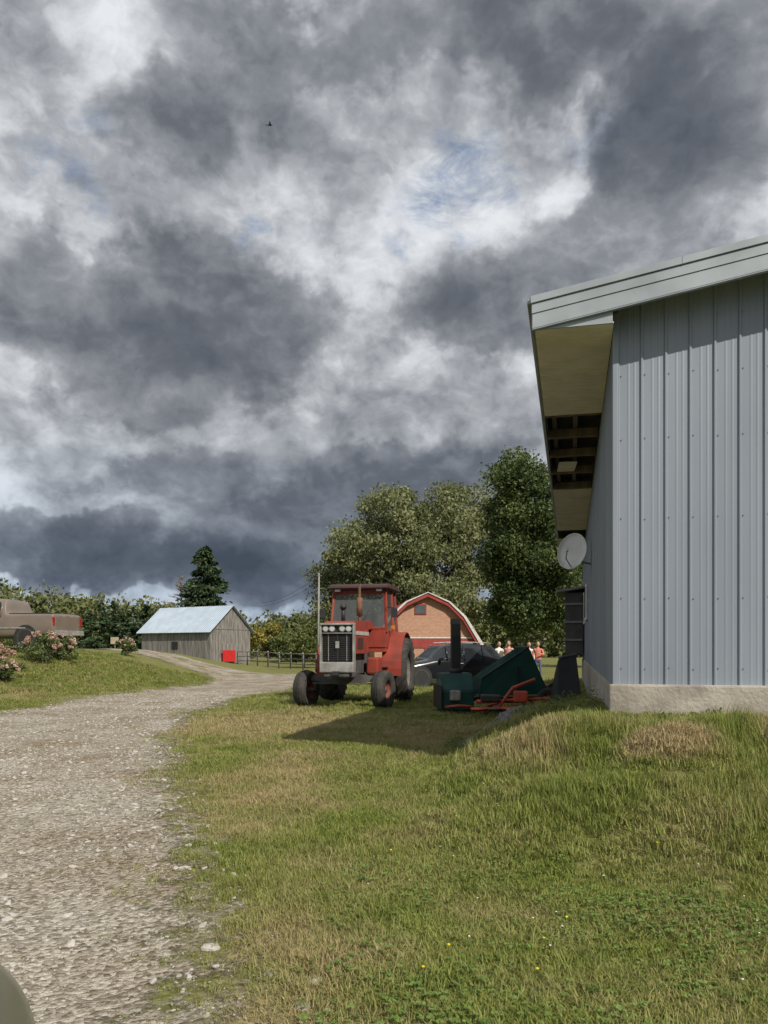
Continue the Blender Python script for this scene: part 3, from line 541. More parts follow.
# ---------------------------------------------------------------- green chipper / blower
GRN=mat('dark_green_paint',(.014,.085,.068),(.008,.05,.043),rough=.5,scale=3,coat=.1); ORG=mat('orange_red_paint',(.50,.07,.025),(.28,.05,.025),rough=.55,scale=4)
dd=17.4; sxx=W(455,dd); G=empty('snow_blower',(sxx,dd,tz(sxx,dd)),math.radians(8))
prism('housing',[(-.35,.12),(-.38,.55),(-.2,.92),(.25,.92),(.4,.6),(.4,.12)],-.36,.34,GRN,G,bev=.02)
cyl('drum',(-.38,0,.5),(.36,0,.5),.30,.30,GRN,G,24); box('skid',(0,0,.07),(.8,.9,.06),BLK,G); box('side_guard',(-.40,-.05,.42),(.03,.8,.5),BLK,G)
lathe('chute_ring',[(.13,0),(.15,.02),(.15,.08),(.12,.1)],BLK,G,(.02,0,.92),20,'z')
prism('chute',[(-.09,1.0),(-.10,1.75),(-.05,2.0),(.05,2.12),(.10,2.08),(.06,1.95),(.07,1.0)],-.09,.11,BLK,G,bev=.008)
tube('crank_rod',[(.12,.1,1.3),(.4,.6,1.2)],.015,SIL,G); box('gearbox',(-.1,-.42,.45),(.22,.18,.22),SIL,G,bev=.03)
tube('blower_hitch',[(-.3,-.4,.2),(-.1,-.75,.25),(.3,-.4,.2)],.03,ORG,G)
sx2=W(508,dd); G2=empty('wood_chipper',(sx2,dd-.1,tz(sx2,dd)),math.radians(4))
def plate(nm_,P,mt,par,t=.025):
    o=mesh(nm_,P,[tuple(range(len(P)))],par,mt); s=o.modifiers.new('s','SOLIDIFY'); s.thickness=t; s.offset=0; return o
plate('hopper_front',[(-.75,-.45,.38),(.75,-.45,.45),(.28,-.62,1.42),(-.72,-.55,.76)],GRN,G2); plate('hopper_back',[(-.75,.35,.38),(.75,.35,.45),(.28,.5,1.42),(-.72,.45,.76)],GRN,G2)
plate('hopper_floor',[(-.75,-.45,.38),(.75,-.45,.45),(.75,.35,.45),(-.75,.35,.38)],GRN,G2); plate('hopper_end',[(.75,-.45,.45),(.75,.35,.45),(.28,.5,1.42),(.28,-.62,1.42)],GRN,G2)
tube('hopper_rim',[(-.72,-.56,.77),(.28,-.63,1.43),(.28,.5,1.43)],.02,BLK,G2); tube('hopper_rib',[(.05,-.62,1.0),(.10,-.50,.42)],.018,BLK,G2)
for k,y in enumerate((-.5,.3)): tube('frame_rail_%d'%k,[(-.8,y,.28),(.9,y,.30)],.045,ORG,G2)
for k,(a,b_) in enumerate((((-.7,-.55,.05),(-.3,-.5,.33)),((.5,-.55,.05),(.1,-.5,.33)),((-.2,-.62,.12),(.85,-.58,.24)),((.9,-.4,.28),(1.15,-.5,.85)),((-.6,-.6,.2),(.2,-.62,.38)),((.75,-.5,.3),(1.1,-.6,.1)))): tube('brace_%d'%k,[a,b_],.032,ORG,G2)
box('engine_cover',(.95,-.1,.45),(.36,.5,.34),ORG,G2,bev=.04); cyl('belt_pulley',(.9,-.42,.5),(.9,-.36,.5),.17,.17,BLK,G2,24)
wheel('chipper_wheel',(.72,-.66,.30),.28,.16,.15,G2,ORG)
bpy.data.objects['chipper_wheel'].rotation_euler=(0,0,math.radians(75))
sx3=W(510,15.6); G3=empty('hay_mower',(sx3,15.8,tz(sx3,15.8)+.02),math.radians(-6))
tube('cutter_bar',[(-.75,0,.12),(.6,.05,.16),(1.0,.1,.28)],.04,ORG,G3); tube('back_bar',[(-.6,.3,.25),(.8,.35,.33)],.035,ORG,G3); tube('lift_arm',[(-.2,.1,.15),(.1,.2,.55),(.55,.3,.72)],.035,ORG,G3)
for k in range(5): lathe('disc_%d'%k,[(.0,.02),(.13,.015),(.16,0),(.13,-.01),(0,-.01)],GRY if k%2 else ORG,G3,(-.6+k*.3,-.03,.13+.01*k),18,'z')
for k in range(9): cyl('tine_%d'%k,(-.7+k*.17,-.02,.12),(-.72+k*.17,-.22,.07),.012,.006,BLK,G3,6)
box('mower_gearbox',(.25,.2,.38),(.28,.3,.22),ORG,G3,bev=.03); box('belt_cover',(-.35,.2,.34),(.4,.3,.14),BLK,G3,bev=.03)
sx4=W(566,dd-1.6); G4=empty('steel_loader_bucket',(sx4,dd-1.6,tz(sx4,dd-1.6)+.02),math.radians(10))
plate('bucket_back',[(-.30,-.3,.12),(.18,-.3,.19),(.34,.3,.98),(-.05,.25,.90)],BLK,G4,.04); plate('bucket_side',[(-.30,-.3,.05),(-.05,.25,.88),(-.02,.5,.6),(-.25,.2,.02)],BLK,G4,.03); plate('bucket_floor',[(-.3,-.3,.05),(.22,-.3,.10),(.28,.35,.10),(-.25,.3,.03)],BLK,G4,.03)
tube('bucket_lip',[(-.05,.24,.92),(.34,.3,1.0)],.03,GRY,G4)
# ---------------------------------------------------------------- cars
def vehicle(name,loc,rz,st,paint,wheels,wr,glassrows=(),scale=1,gmat=None,rim=None):
    E=empty(name,loc,rz,None,scale); V=[];Fc=[];mi=[]
    for (y,w_,r_,zb,zbt,zt_) in st:
        half=[(0,zb),(w_*.9,zb),(w_*.985,zb+.16),(w_,zb+(zbt-zb)*.62),(w_*.965,zbt),(r_,zt_-.035),(r_*.82,zt_),(0,zt_+.012)]
        ring=half+[(-x,z) for x,z in half[-2:0:-1]]
        V+=[(x,y,z) for x,z in ring]
    n=14
    for i in range(len(st)-1):
        for k in range(n):
            Fc.append((i*n+k,i*n+(k+1)%n,(i+1)*n+(k+1)%n,(i+1)*n+k)); g=0
            if (i in glassrows.get('side',())) and k in(4,9): g=1
            if (i in glassrows.get('top',())) and k in(4,5,6,7,8,9): g=1
            mi.append(g)
    Fc.append(tuple(range(n-1,-1,-1))); mi.append(0); Fc.append(tuple(range((len(st)-1)*n,len(st)*n))); mi.append(0)
    o=mesh('body',V,Fc,E,[paint,gmat or GLS],True)
    o.data.polygons.foreach_set('material_index',mi)
    bm=bmesh.new(); bm.from_mesh(o.data); bmesh.ops.recalc_face_normals(bm,faces=bm.faces); cl_=bm.edges.layers.float.new('crease_edge')
    for e_ in bm.edges:
        if len(e_.link_faces)==2 and e_.link_faces[0].material_index!=e_.link_faces[1].material_index: e_[cl_]=.85
    for f_ in bm.faces:
        if len(f_.verts)>4:
            for e_ in f_.edges: e_[cl_]=.7
    bm.to_mesh(o.data); bm.free(); o.data.polygons.foreach_set('use_smooth',[True]*len(o.data.polygons))
    sb=o.modifiers.new('sub','SUBSURF'); sb.levels=2; sb.render_levels=2
    hw=max(s_[1] for s_ in st)
    for k,yw in enumerate(wheels):
        for sd in(-1,1):
            cyl('arch_%d_%d'%(k,sd),(sd*(hw-.22),yw,wr+.03),(sd*(hw+.004),yw,wr+.03),wr*1.17,wr*1.17,BLK,E,28)
            wheel('wheel_%d_%d'%(k,sd),(sd*(hw-.10),yw,wr),wr,.23,wr*.66,E,rim or SIL,hub=.02)
            for q in range(5):
                a=q*1.2566; box('spoke_%d_%d_%d'%(k,sd,q),(sd*(hw-.03),yw+math.cos(a)*wr*.34,wr+math.sin(a)*wr*.34),(.03,.05,wr*.6),rim or SIL,E,rot=(math.pi/2-a,0,0),bev=.008)
    return E
DKP=mat('black_car_paint',(.012,.013,.016),(.010,.011,.013),rough=.22,coat=.6,scale=1); CGL=glassmat('dark_car_glass',(.02,.024,.028),.05)
suv=[(-2.25,.70,.60,.32,.62,.74),(-2.12,.84,.72,.24,.74,.86),(-1.5,.91,.76,.22,.90,.98),(-.95,.92,.74,.22,.98,1.07),(-.35,.92,.62,.22,1.0,1.56),(.3,.92,.64,.22,1.02,1.64),(1.1,.92,.64,.22,1.05,1.63),(1.75,.91,.62,.24,1.08,1.56),(2.12,.86,.70,.30,1.05,1.14),(2.25,.78,.66,.38,.86,.96)]
cx,cy=2.30,30.
SUV=vehicle('parked_car',(cx,cy,tz(cx,cy)),math.radians(-68),suv,DKP,(-1.38,1.36),.36,glassrows={'side':(4,5,6),'top':(3,7)},gmat=CGL)
for k,y in enumerate((-.33,.38,1.18)):
    for sd in(-1,1): cyl('pillar_%d_%d'%(k,sd),(sd*.89,y,1.02),(sd*.665,y+.06,1.58),.03,.025,DKP,SUV,8)
TLR=mat('tail_red',(.35,.01,.01),rough=.2)
for sd in(-1,1):
    box('tail_light_%d'%sd,(sd*.74,2.17,.98),(.20,.06,.16),TLR,SUV); box('head_light_%d'%sd,(sd*.68,-2.16,.72),(.3,.08,.14),LAMP,SUV); box('mirror_%d'%sd,(sd*1.0,-.62,1.08),(.18,.1,.14),DKP,SUV,bev=.04); tube('roof_rail_%d'%sd,[(sd*.56,-.2,1.66),(sd*.56,.5,1.70),(sd*.56,1.5,1.66)],.018,SIL,SUV)
    box('door_handle_%d'%sd,(sd*.925,.25,.90),(.03,.16,.03),SIL,SUV)
box('sill_trim',(.925,0,.30),(.02,2.0,.1),BLK,SUV)
TAN=mat('pickup_bronze_paint',(.19,.150,.118),(.15,.12,.095),rough=.32,coat=.4,scale=1)
pk=[(-2.85,.78,.70,.5,.85,1.05),(-2.72,.92,.80,.42,1.0,1.16),(-1.9,.98,.82,.40,1.10,1.22),(-1.35,.98,.80,.40,1.18,1.28),(-.75,.98,.66,.40,1.2,1.86),(-.1,.98,.68,.40,1.2,1.94),(.70,.98,.70,.40,1.2,1.92),(.80,.98,.74,.40,1.22,1.80),(.86,.98,.93,.40,1.22,1.34),(1.0,.98,.94,.40,1.23,1.34),(2.75,.98,.94,.46,1.23,1.34),(2.85,.97,.93,.5,1.22,1.33)]
px_,py_=W(0,30.5),30.5
PK=vehicle('pickup_truck',(px_,py_,tz(px_,py_)),math.radians(-100),pk,TAN,(-1.95,1.75),.41,glassrows={'side':(4,5),'top':(3,)},gmat=CGL)
for k,y in enumerate((-.1,.68)):
    for sd in(-1,1): cyl('pillar_%d_%d'%(k,sd),(sd*.95,y,1.22),(sd*.70,y,1.86),.035,.03,TAN,PK,8)
box('bed_liner',(0,1.85,1.33),(1.66,1.75,.06),BLK,PK); 
for sd in(-1,1): box('mirror_%d'%sd,(sd*1.1,-.95,1.36),(.2,.12,.22),BLK,PK); box('tail_light_%d'%sd,(sd*.9,2.84,1.05),(.1,.06,.3),TLR,PK); box('head_light_%d'%sd,(sd*.72,-2.8,.92),(.35,.08,.2),LAMP,PK); box('door_gap_%d'%sd,(sd*.978,.62,.85),(.012,.015,.7),BLK,PK,bev=0); box('door_handle_%d'%sd,(sd*.985,.45,1.08),(.02,.14,.035),SIL,PK)
box('rear_bumper',(0,2.92,.62),(1.8,.14,.18),SIL,PK); box('front_bumper',(0,-2.9,.58),(1.8,.14,.2),SIL,PK); box('rub_strip',(.985,0,.8),(.02,3.5,.05),SIL,PK)
GCP=mat('grey_green_car_paint',(.15,.15,.125),(.13,.13,.11),rough=.35,coat=.3,scale=1)
NC=vehicle('parked_car',(-1.51,-.54,.02),math.radians(180),suv,GCP,(-1.38,1.36),.36,glassrows={'side':(4,5,6),'top':(3,7)},scale=1.02)
for sd in(-1,1): box('head_light_%d'%sd,(sd*.56,-2.10,.64),(.3,.08,.14),LAMP,NC); box('tail_light_%d'%sd,(sd*.74,2.17,.98),(.20,.06,.16),TLR,NC)
# ---------------------------------------------------------------- weathered shed
BRD=mat('weathered_boards',(.26,.245,.225),(.12,.11,.10),rough=.9,scale=3,stretch=(3,3,.3),bump=.3,bscale=8); SHR=mat('shed_metal_roof',(.42,.49,.56),(.34,.41,.48),rough=.45,metal=.1,scale=1)
A=Vector((-15.4,70,0)); u=Vector((-.835,.551,0)); ang=math.atan2(u.y,u.x)
SH=empty('wooden_shed',(A.x,A.y,tz(A.x,A.y)-.02),ang)
Lw,Gw,eh,rh=9.1,5.1,3.1,5.25
def boards(pre,n,length,place,top,par,mt):
    V=[];Fc=[]
    for k in range(n):
        a=k*length/n; b_=(k+1)*length/n-.02; off_=random.uniform(0,.02); q=len(V); zz=random.uniform(-.02,.08)
        for u_ in(a,b_):
            for d_ in(0,.03+off_): V.append(place(u_,d_,zz)); V.append(place(u_,d_,top(u_)))
        Fc+=[(q+2,q+6,q+7,q+3),(q,q+2,q+3,q+1),(q+4,q+5,q+7,q+6),(q+1,q+3,q+7,q+5)]
    mesh(pre,V,Fc,par,mt)
boards('side_boards',46,Lw,lambda a,d,z:(a,d,z),lambda u_:eh,SH,BRD)
boards('gable_boards',26,Gw,lambda a,d,z:(-d,-a,z),lambda u_:eh+(rh-eh)*(1-abs(u_-Gw/2)/(Gw/2)),SH,BRD)
prism('inner_core',[(-Gw+.05,0),(-.05,0),(-.05,eh-.05),(-Gw/2,rh-.1),(-Gw+.05,eh-.05)],.03,Lw-.03,mat('shed_dark',(.05,.045,.04)),SH)
for sd,(ya,yb) in enumerate(((.35,-Gw/2),(-Gw-.35,-Gw/2))):
    sl=(rh-eh)/(Gw/2); za=eh-.35*sl+.06
    v=[];n=40
    for k in range(n+1):
        x=-.35+k*(Lw+.7)/n
        for xx,dz_ in((x,0),(x+.03,.03),(x+.06,0)): v+=[(xx,ya,za+dz_),(xx,yb,rh+.08+dz_)]
    f=[(2*i,2*i+1,2*i+3,2*i+2) for i in range(len(v)//2-1)]; o=mesh('roof_sheet_%d'%sd,v,f,SH,SHR); s_=o.modifiers.new('s','SOLIDIFY'); s_.thickness=.04; s_.offset=-1
box('shed_door',(-.075,-2.2,.95),(.05,1.5,1.85),BRD,SH); RD=mat('bright_red',(.55,.02,.025),(.42,.02,.02),rough=.5)
box('red_gate_panel',(-.35,-2.0,.75),(.06,1.6,1.05),RD,SH); 
for k in(-1,1): box('gate_leg_%d'%k,(-.35,-2.0+k*.75,.2),(.08,.08,.4),RD,SH)
box('side_window',(4.5,.06,1.7),(.8,.04,.7),DARK,SH); box('gable_beam',(-.06,-Gw/2,3.2),(.04,Gw-.3,.1),BRD,SH)
# ---------------------------------------------------------------- red barn (gambrel)
def shingle(name,c1,c2):
    m=mat(name,c1,c2,rough=.9); nt=m.node_tree; b=nt.nodes['Principled BSDF']; tc=nn(nt,'ShaderNodeTexCoord'); mp=nn(nt,'ShaderNodeMapping'); mp.inputs['Rotation'].default_value=(math.pi/2,0,0); nt.links.new(tc.outputs['Object'],mp.inputs[0])
    br=nn(nt,'ShaderNodeTexBrick'); br.inputs['Scale'].default_value=2.4; br.inputs['Color1'].default_value=(*c1,1); br.inputs['Color2'].default_value=(*c2,1); br.inputs['Mortar'].default_value=(c2[0]*.7,c2[1]*.7,c2[2]*.7,1); br.inputs['Mortar Size'].default_value=.015
    nt.links.new(mp.outputs[0],br.inputs['Vector']); nt.links.new(br.outputs[0],b.inputs['Base Color']); return m
SHG=shingle('salmon_shingles',(.46,.27,.18),(.38,.21,.14)); BRED=mat('barn_red',(.30,.045,.035),(.22,.035,.03),rough=.8,scale=3); WTR=mat('white_trim',(.62,.60,.56),rough=.6)
bd=60.; bx=W(427,bd); RB=empty('red_barn',(bx,bd,tz(bx,bd)-.05),math.radians(6))
hw=4.0; prof=[(-hw-.25,1.75),(-hw*.72,3.9),(-hw*.42,5.0),(0,5.72),(hw*.42,5.0),(hw*.72,3.9),(hw+.25,1.75)]
wall=[(-hw,0),(-hw,2.0),(-hw*.70,3.78),(-hw*.41,4.86),(0,5.55),(hw*.41,4.86),(hw*.70,3.78),(hw,2.0),(hw,0)]
prism('barn_walls',wall,0,11,SHG,RB,axis='y')
def shell(nm_,pf,t,y0,y1,mt):
    o_=[(x,z) for x,z in pf]; i_=[(x*(1-.06),z-t) for x,z in pf][::-1]; return prism(nm_,o_+i_,y0,y1,mt,RB,axis='y')
shell('barn_roof',prof,.34,-.45,11.4,BRED); shell('rake_trim',[(x*1.01,z+.02) for x,z in prof],.07,-.53,-.452,WTR)
box('red_band',(0,-.03,1.85),(7.7,.05,.7),BRED,RB); box('band_trim',(0,-.04,2.28),(7.6,.06,.10),WTR,RB)
box('loft_window_frame',(-.5,-.04,4.45),(.9,.06,.8),BRED,RB); box('loft_window',(-.5,-.08,4.45),(.72,.03,.62),GLS,RB,bev=0); box('barn_door_frame',(1.0,-.035,.75),(2.4,.06,1.45),BRED,RB); box('barn_window',(-2.2,-.05,.9),(.9,.08,.8),WTR,RB); box('barn_window_glass',(-2.2,-.10,.9),(.7,.03,.6),GLS,RB,bev=0)
# ---------------------------------------------------------------- foliage
def leaves(name,C,rad,n,size,mt,parent,seed,asp=.55,droop=0):
    r=np.random.default_rng(seed); N=len(C)*n; d=r.normal(size=(N,3)); d/=np.linalg.norm(d,axis=1)[:,None]
    rr=r.uniform(.25,1,N)**.55; c=np.repeat(C,n,0)+d*np.repeat(rad,n,0)*rr[:,None]*(1+.15*r.normal(size=(N,1)))
    a=r.normal(size=(N,3)); a[:,2]-=droop; a/=np.linalg.norm(a,axis=1)[:,None]
    k=r.normal(size=(N,3))*.9+d*.7; b=np.cross(a,k); b/=np.linalg.norm(b,axis=1)[:,None]
    s=size*r.uniform(.6,1.3,(N,1)); V=np.stack([c-a*s*.5,c+b*s*asp*.5,c+a*s*.5,c-b*s*asp*.5],1).reshape(-1,3)
    return fast(name,V,np.arange(N*4).reshape(-1,4),parent,mt)
BARK=mat('bark',(.13,.11,.09),(.07,.06,.05),rough=.95,scale=5,stretch=(1,1,.2),bump=.5)
def limbs(name,segs,parent,mt=BARK,seg=7):
    V=[];Fc=[]
    for pts,r0,r1 in segs:
        m_=len(pts)
        for i,p in enumerate(pts):
            p=Vector(p); d=(Vector(pts[min(i+1,m_-1)])-Vector(pts[max(i-1,0)])).normalized(); M_=d.to_track_quat('Z','Y').to_matrix(); r=r0+(r1-r0)*i/(m_-1)
            for t in range(seg): a=2*math.pi*t/seg; V.append(p+M_@Vector((r*math.cos(a),r*math.sin(a),0)))
        b=len(V)-m_*seg
        for i in range(m_-1):
            for t in range(seg): Fc.append((b+i*seg+t,b+i*seg+(t+1)%seg,b+(i+1)*seg+(t+1)%seg,b+(i+1)*seg+t))
    return mesh(name,V,Fc,parent,mt,True)
def tree(name,x,y,h,r,zc,rz,ncl,npl,ls,mt,seed,trunk=.3,crad=.24,droop=.2,lobes=None,bark=BARK):
    q=np.random.default_rng(seed); E=empty(name,(x,y,tz(x,y)-.05)); C=[]
    lobes=lobes or [(0,0,zc,r,rz,1)]
    wts=np.array([l[5] for l in lobes],float); wts/=wts.sum()
    for _ in range(ncl):
        l=lobes[q.choice(len(lobes),p=wts)]; d=q.normal(size=3); d/=np.linalg.norm(d); rr=q.uniform(.25,1)**.6
        C.append((l[0]+d[0]*l[3]*rr,l[1]+d[1]*l[3]*rr,l[2]+d[2]*l[4]*rr))
    C=np.array(C); C[:,2]=np.maximum(C[:,2],r*crad*.6+.3); R_=r*crad*q.uniform(.6,1.3,(ncl,1))*np.array([[1,1,.75]])
    leaves('foliage',C,R_,npl,ls,mt,E,seed,droop=droop)
    segs=[]; top=h*.72; P0=[Vector((0,0,0)),Vector((q.normal(0,.08),q.normal(0,.08),h*.25)),Vector((q.normal(0,.2),q.normal(0,.2),h*.5)),Vector((q.normal(0,.3),q.normal(0,.3),top))]; segs.append((P0,trunk,trunk*.3))
    for c in C[q.choice(ncl,min(ncl,22),replace=False)]:
        z0=min(q.uniform(.18,.6)*h,c[2]*.8); b=Vector((0,0,z0)); c=Vector(c); mid=b.lerp(c,.5)+Vector((0,0,-.06*h*q.uniform(0,1)))
        segs.append(([b,mid,c],trunk*.35,trunk*.06))
    limbs('trunk',segs,E,bark); return E
WIL=leafmat('willow_leaf',(.10,.12,.045),(.18,.20,.085),(.26,.27,.13),.3,.30)
MAP=leafmat('maple_leaf',(.028,.050,.015),(.062,.092,.024),(.13,.16,.045),.25,.6)
k=1.55
tree('willow_tree',W(408,80),80,12.4*k,6*k,7*k,5*k,190,480,.36,WIL,3,trunk=.6,crad=.20,droop=1.0,lobes=[(-3.1*k,0,5.8*k,2.8*k,3.4*k,2.4),(2.9*k,-.6*k,6.6*k,3.7*k,4.7*k,3.4),(-.6*k,.5*k,8.2*k,3.4*k,3.7*k,3.0),(3.8*k,.5*k,9.8*k,2.3*k,2.5*k,1.5),(.5*k,-.5*k,3.6*k,4.8*k,2.0*k,2.0),(-4.5*k,0,3.6*k,1.5*k,2.4*k,1.0)])
tree('maple_tree',W(529,46),46,13.6,3.2,7.3,5,190,400,.21,MAP,5,trunk=.25,crad=.30,lobes=[(-.1,0,10.2,2.2,2.8,2.0),(.4,0,6.8,3.0,3.3,2.6),(0,0,3.8,2.4,1.6,.9),(-1.1,-.2,6.4,1.6,2.6,.9)])
tree('maple_tree',W(590,60),60,9,4,5,4,50,300,.28,MAP,15,trunk=.25,crad=.3)
tree('birch_tree',W(352,66),66,5.6,2.6,3.2,2.2,30,260,.24,MAP,8,trunk=.12,crad=.3)
tree('shrub_tree',W(304,58),58,3.6,2.0,1.7,1.3,26,240,.2,leafmat('shrub_leaf',(.07,.09,.025),(.13,.16,.045),(.22,.23,.07)),9,trunk=.06,crad=.32)
def conifer(name,x,y,h,r,mt,seed,n=9000,z0=.08,ls=.35,parent=None):
    q=np.random.default_rng(seed); E=parent or empty(name,(x,y,tz(x,y)-.05)); o_=np.zeros(3) if not parent else np.array([x,y,tz(x,y)])
    nb=int(h*7)
    hb=np.sort(q.uniform(z0,1,nb)); ab=q.uniform(0,6.28,nb); rb=r*(1-hb)**.55*q.uniform(.7,1.12,nb)+.12
    k=q.choice(nb,n,p=(rb/rb.sum())); t=q.uniform(.1,1,n)**.7; z=h*hb[k]-t*rb[k]*.32+q.normal(0,.10*h/10,n)
    sp=.20*rb[k]*(1.2-t*.6); x_=t*rb[k]*np.cos(ab[k])+q.normal(0,1,n)*sp; y_=t*rb[k]*np.sin(ab[k])+q.normal(0,1,n)*sp
    c=np.column_stack([x_,y_,z])+o_; a=np.column_stack([np.cos(ab[k]),np.sin(ab[k]),-.35+0*t])+q.normal(0,.45,(n,3)); a/=np.linalg.norm(a,axis=1)[:,None]; b=np.cross(a,q.normal(size=(n,3))); b/=np.linalg.norm(b,axis=1)[:,None]
    s=ls*q.uniform(.6,1.4,(n,1)); V=np.stack([c-a*s*.5,c+b*s*.22,c+a*s*.5,c-b*s*.22],1).reshape(-1,3)
    if parent is None:
        fast('needles',V,np.arange(n*4).reshape(-1,4),E,mt); limbs('trunk',[([Vector((0,0,0)),Vector((0,0,h*.5)),Vector((0,0,h*.97))],r*.08,.02)],E)
    return V
PIN=leafmat('spruce_needles',(.020,.038,.016),(.040,.066,.028),(.075,.11,.045),.12,.5)
conifer('pine_tree',W(205,105),105,15.0,4.4,PIN,4,34000,.05,.6)
q=np.random.default_rng(12); DX=W(180,107); E=empty('dead_tree',(DX,107,0)); sg=[([Vector((0,0,0)),Vector((.3,0,6)),Vector((0,0,11.5))],.28,.04)]
for k in range(70):
    z=q.uniform(3,11); a=q.uniform(0,6.28); l=(12-z)*.38*q.uniform(.6,1.2); b=Vector((0,0,z)); c=b+Vector((math.cos(a)*l,math.sin(a)*l,l*.5*q.uniform(0,1))); sg.append(([b,b.lerp(c,.5)+Vector((0,0,.15)),c],.07,.02))
    for _ in range(3): e_=b.lerp(c,q.uniform(.4,.9)); sg.append(([e_,e_+Vector((q.normal(0,.5),q.normal(0,.5),q.uniform(0,.6)))],.03,.012))
limbs('dead_branches',sg,E,mat('grey_bark',(.22,.2,.18),(.14,.12,.11),rough=.95),5)
WD1=leafmat('woods_leaf',(.055,.075,.026),(.115,.135,.045),(.20,.195,.075),.2,.06); q=np.random.default_rng(21)
C=[];Rr=[]
def top(px): return np.interp(px,[-600,-100,0,40,80,150,240,300,400,560,700,1300],[560,575,578,586,592,603,618,614,612,610,590,560])
for _ in range(760):
    px=q.uniform(-600,1300); d=q.uniform(118,175); x=W(px,d); h=(HY-top(px)+q.uniform(-14,2))/F*d*1.0+H+ (d-118)*.03; r=h*q.uniform(.22,.36)
    for t in range(5): 
        C.append((x+q.normal(0,r*.4),d+q.normal(0,r*.4),max(1,h*q.uniform(.2,.95)-r*.3))); Rr.append((r*.7,r*.7,r*.75*q.uniform(.6,1)))
leaves('distant_woods',np.array(C),np.array(Rr),70,.85,WD1,None,22)
Vc=[];
ec=empty('spruce_grove',(0,0,0))
for k,(px,d,h) in enumerate(((90,100,6.2),(101,96,7.0),(113,98,7.3),(122,100,6.6),(133,97,6.4),(146,99,7.0),(154,102,6.4),(108,104,6.4),(140,104,6))): Vc.append(conifer('s',W(px,d),d,h,h*.30,PIN,30+k,2600,.0,.5,parent=ec))
V=np.concatenate(Vc); fast('needles',V,np.arange(len(V)).reshape(-1,4),ec,PIN)
YLW=leafmat('yellow_bush_leaf',(.12,.12,.02),(.22,.2,.04),(.33,.27,.06),.2,.4)
tree('yellow_bush',W(268,85),85,4.4,2.0,2.3,1.9,22,200,.3,YLW,31,trunk=.08,crad=.35); tree('round_bush',W(292,82),82,3.5,2.4,1.6,1.5,24,200,.3,MAP,32,trunk=.08,crad=.35); tree('round_bush',W(245,92),92,3.4,2.2,1.7,1.4,24,200,.3,WD1,33,trunk=.08,crad=.35)
HL=leafmat('hydrangea_leaf',(.05,.08,.025),(.10,.13,.04),(.16,.19,.07),.2,2); HP=leafmat('hydrangea_bloom',(.34,.17,.13),(.48,.32,.24),(.62,.52,.42),.15,3)
for k,(px,d,r,h) in enumerate(((43,28,.6,1.15),(64,29.5,.45,1.0),(-4,24.5,.55,1.0),(6,24,.35,.7),(127,38,.4,.85))):
    x=W(px,d); E=empty('hydrangea_bush',(x,d,tz(x,d)-.03)); qq=np.random.default_rng(50+k)
    C=np.column_stack([qq.normal(0,r*.45,20),qq.normal(0,r*.45,20),qq.uniform(.2*h,.85*h,20)]); leaves('leaves',C,np.full((20,3),r*.36),90,.09,HL,E,60+k)
    dd_=qq.normal(size=(24,3)); dd_/=np.linalg.norm(dd_,axis=1)[:,None]; dd_[:,2]=np.abs(dd_[:,2]); dd_[:,1]*=1.1; C=np.column_stack([dd_[:,0]*r*1.0,dd_[:,1]*r*1.0,h*.55+dd_[:,2]*h*.48]); leaves('blooms',C,np.full((24,3),r*.15),70,.05,HP,E,70+k,asp=.9)
    limbs('stems',[([Vector((0,0,0)),Vector(c)*.6,Vector(c)],.015,.006) for c in C[:10]],E)
WEE=leafmat('weed_leaf',(.07,.11,.028),(.13,.18,.045),(.22,.25,.08),.3,3); C=[];Rr=[]
for k in range(60):
    yl=random.uniform(-.1,12); xl=random.uniform(-.75,-.12); x=BX+xl*CA-yl*SA; y=BY+xl*SA+yl*CA; hh=random.uniform(.06,.22); C.append((x,y,tz(x,y)+hh*.5)); Rr.append((.1,.1,hh*.55))
for k in range(26):
    xl=random.uniform(0.1,6); yl=random.uniform(-.45,-.12); x=BX+xl*CA-yl*SA; y=BY+xl*SA+yl*CA; hh=random.uniform(.04,.12); C.append((x,y,tz(x,y)+hh*.5)); Rr.append((.09,.08,hh*.6))
for k in range(34):
    a_=random.uniform(0,6.28); x=1.75+.8*math.cos(a_); y=11.2+1.5*math.sin(a_); hh=random.uniform(.05,.2); C.append((x,y,tz(x,y)+hh*.5)); Rr.append((.1,.1,hh*.6))
leaves('weeds',np.array(C),np.array(Rr),60,.05,WEE,None,88,asp=.25)
# ---------------------------------------------------------------- fence, pole, sign, bird
FN=empty('wooden_fence',(0,0,0)); p0=Vector((W(238,62),62,0)); p1=Vector((W(330,50),50,0)); n=8
for k in range(n+1):
    p=p0.lerp(p1,k/n); z=tz(p.x,p.y); cyl('post_%d'%k,(p.x,p.y,z-.1),(p.x,p.y,z+1.15),.06,.055,BRD,FN,8)
    if k<n:
        r_=p0.lerp(p1,(k+1)/n); z2=tz(r_.x,r_.y)
        for j_,hh in enumerate((.35,.7,1.05)): cyl('rail_%d_%d'%(k,j_),(p.x,p.y-.06,z+hh),(r_.x,r_.y-.06,z2+hh),.035,.035,BRD,FN,6)
pd=47; UP=empty('utility_pole',(W(318,pd),pd,0)); cyl('pole',(0,0,0),(.06,0,5.9),.06,.045,mat('pole_wood',(.3,.29,.27),rough=.9),UP,10); box('cap',(.06,0,5.75),(.35,.08,.06),GRY,UP)
tube('wire_a',[(.06,0,5.4)]+[(.06-t*1.5,t*6,5.4-.8*t/6*2.2*(1-t/8)+.3*t*.5) for t in range(1,9)],.012,BLK,UP)
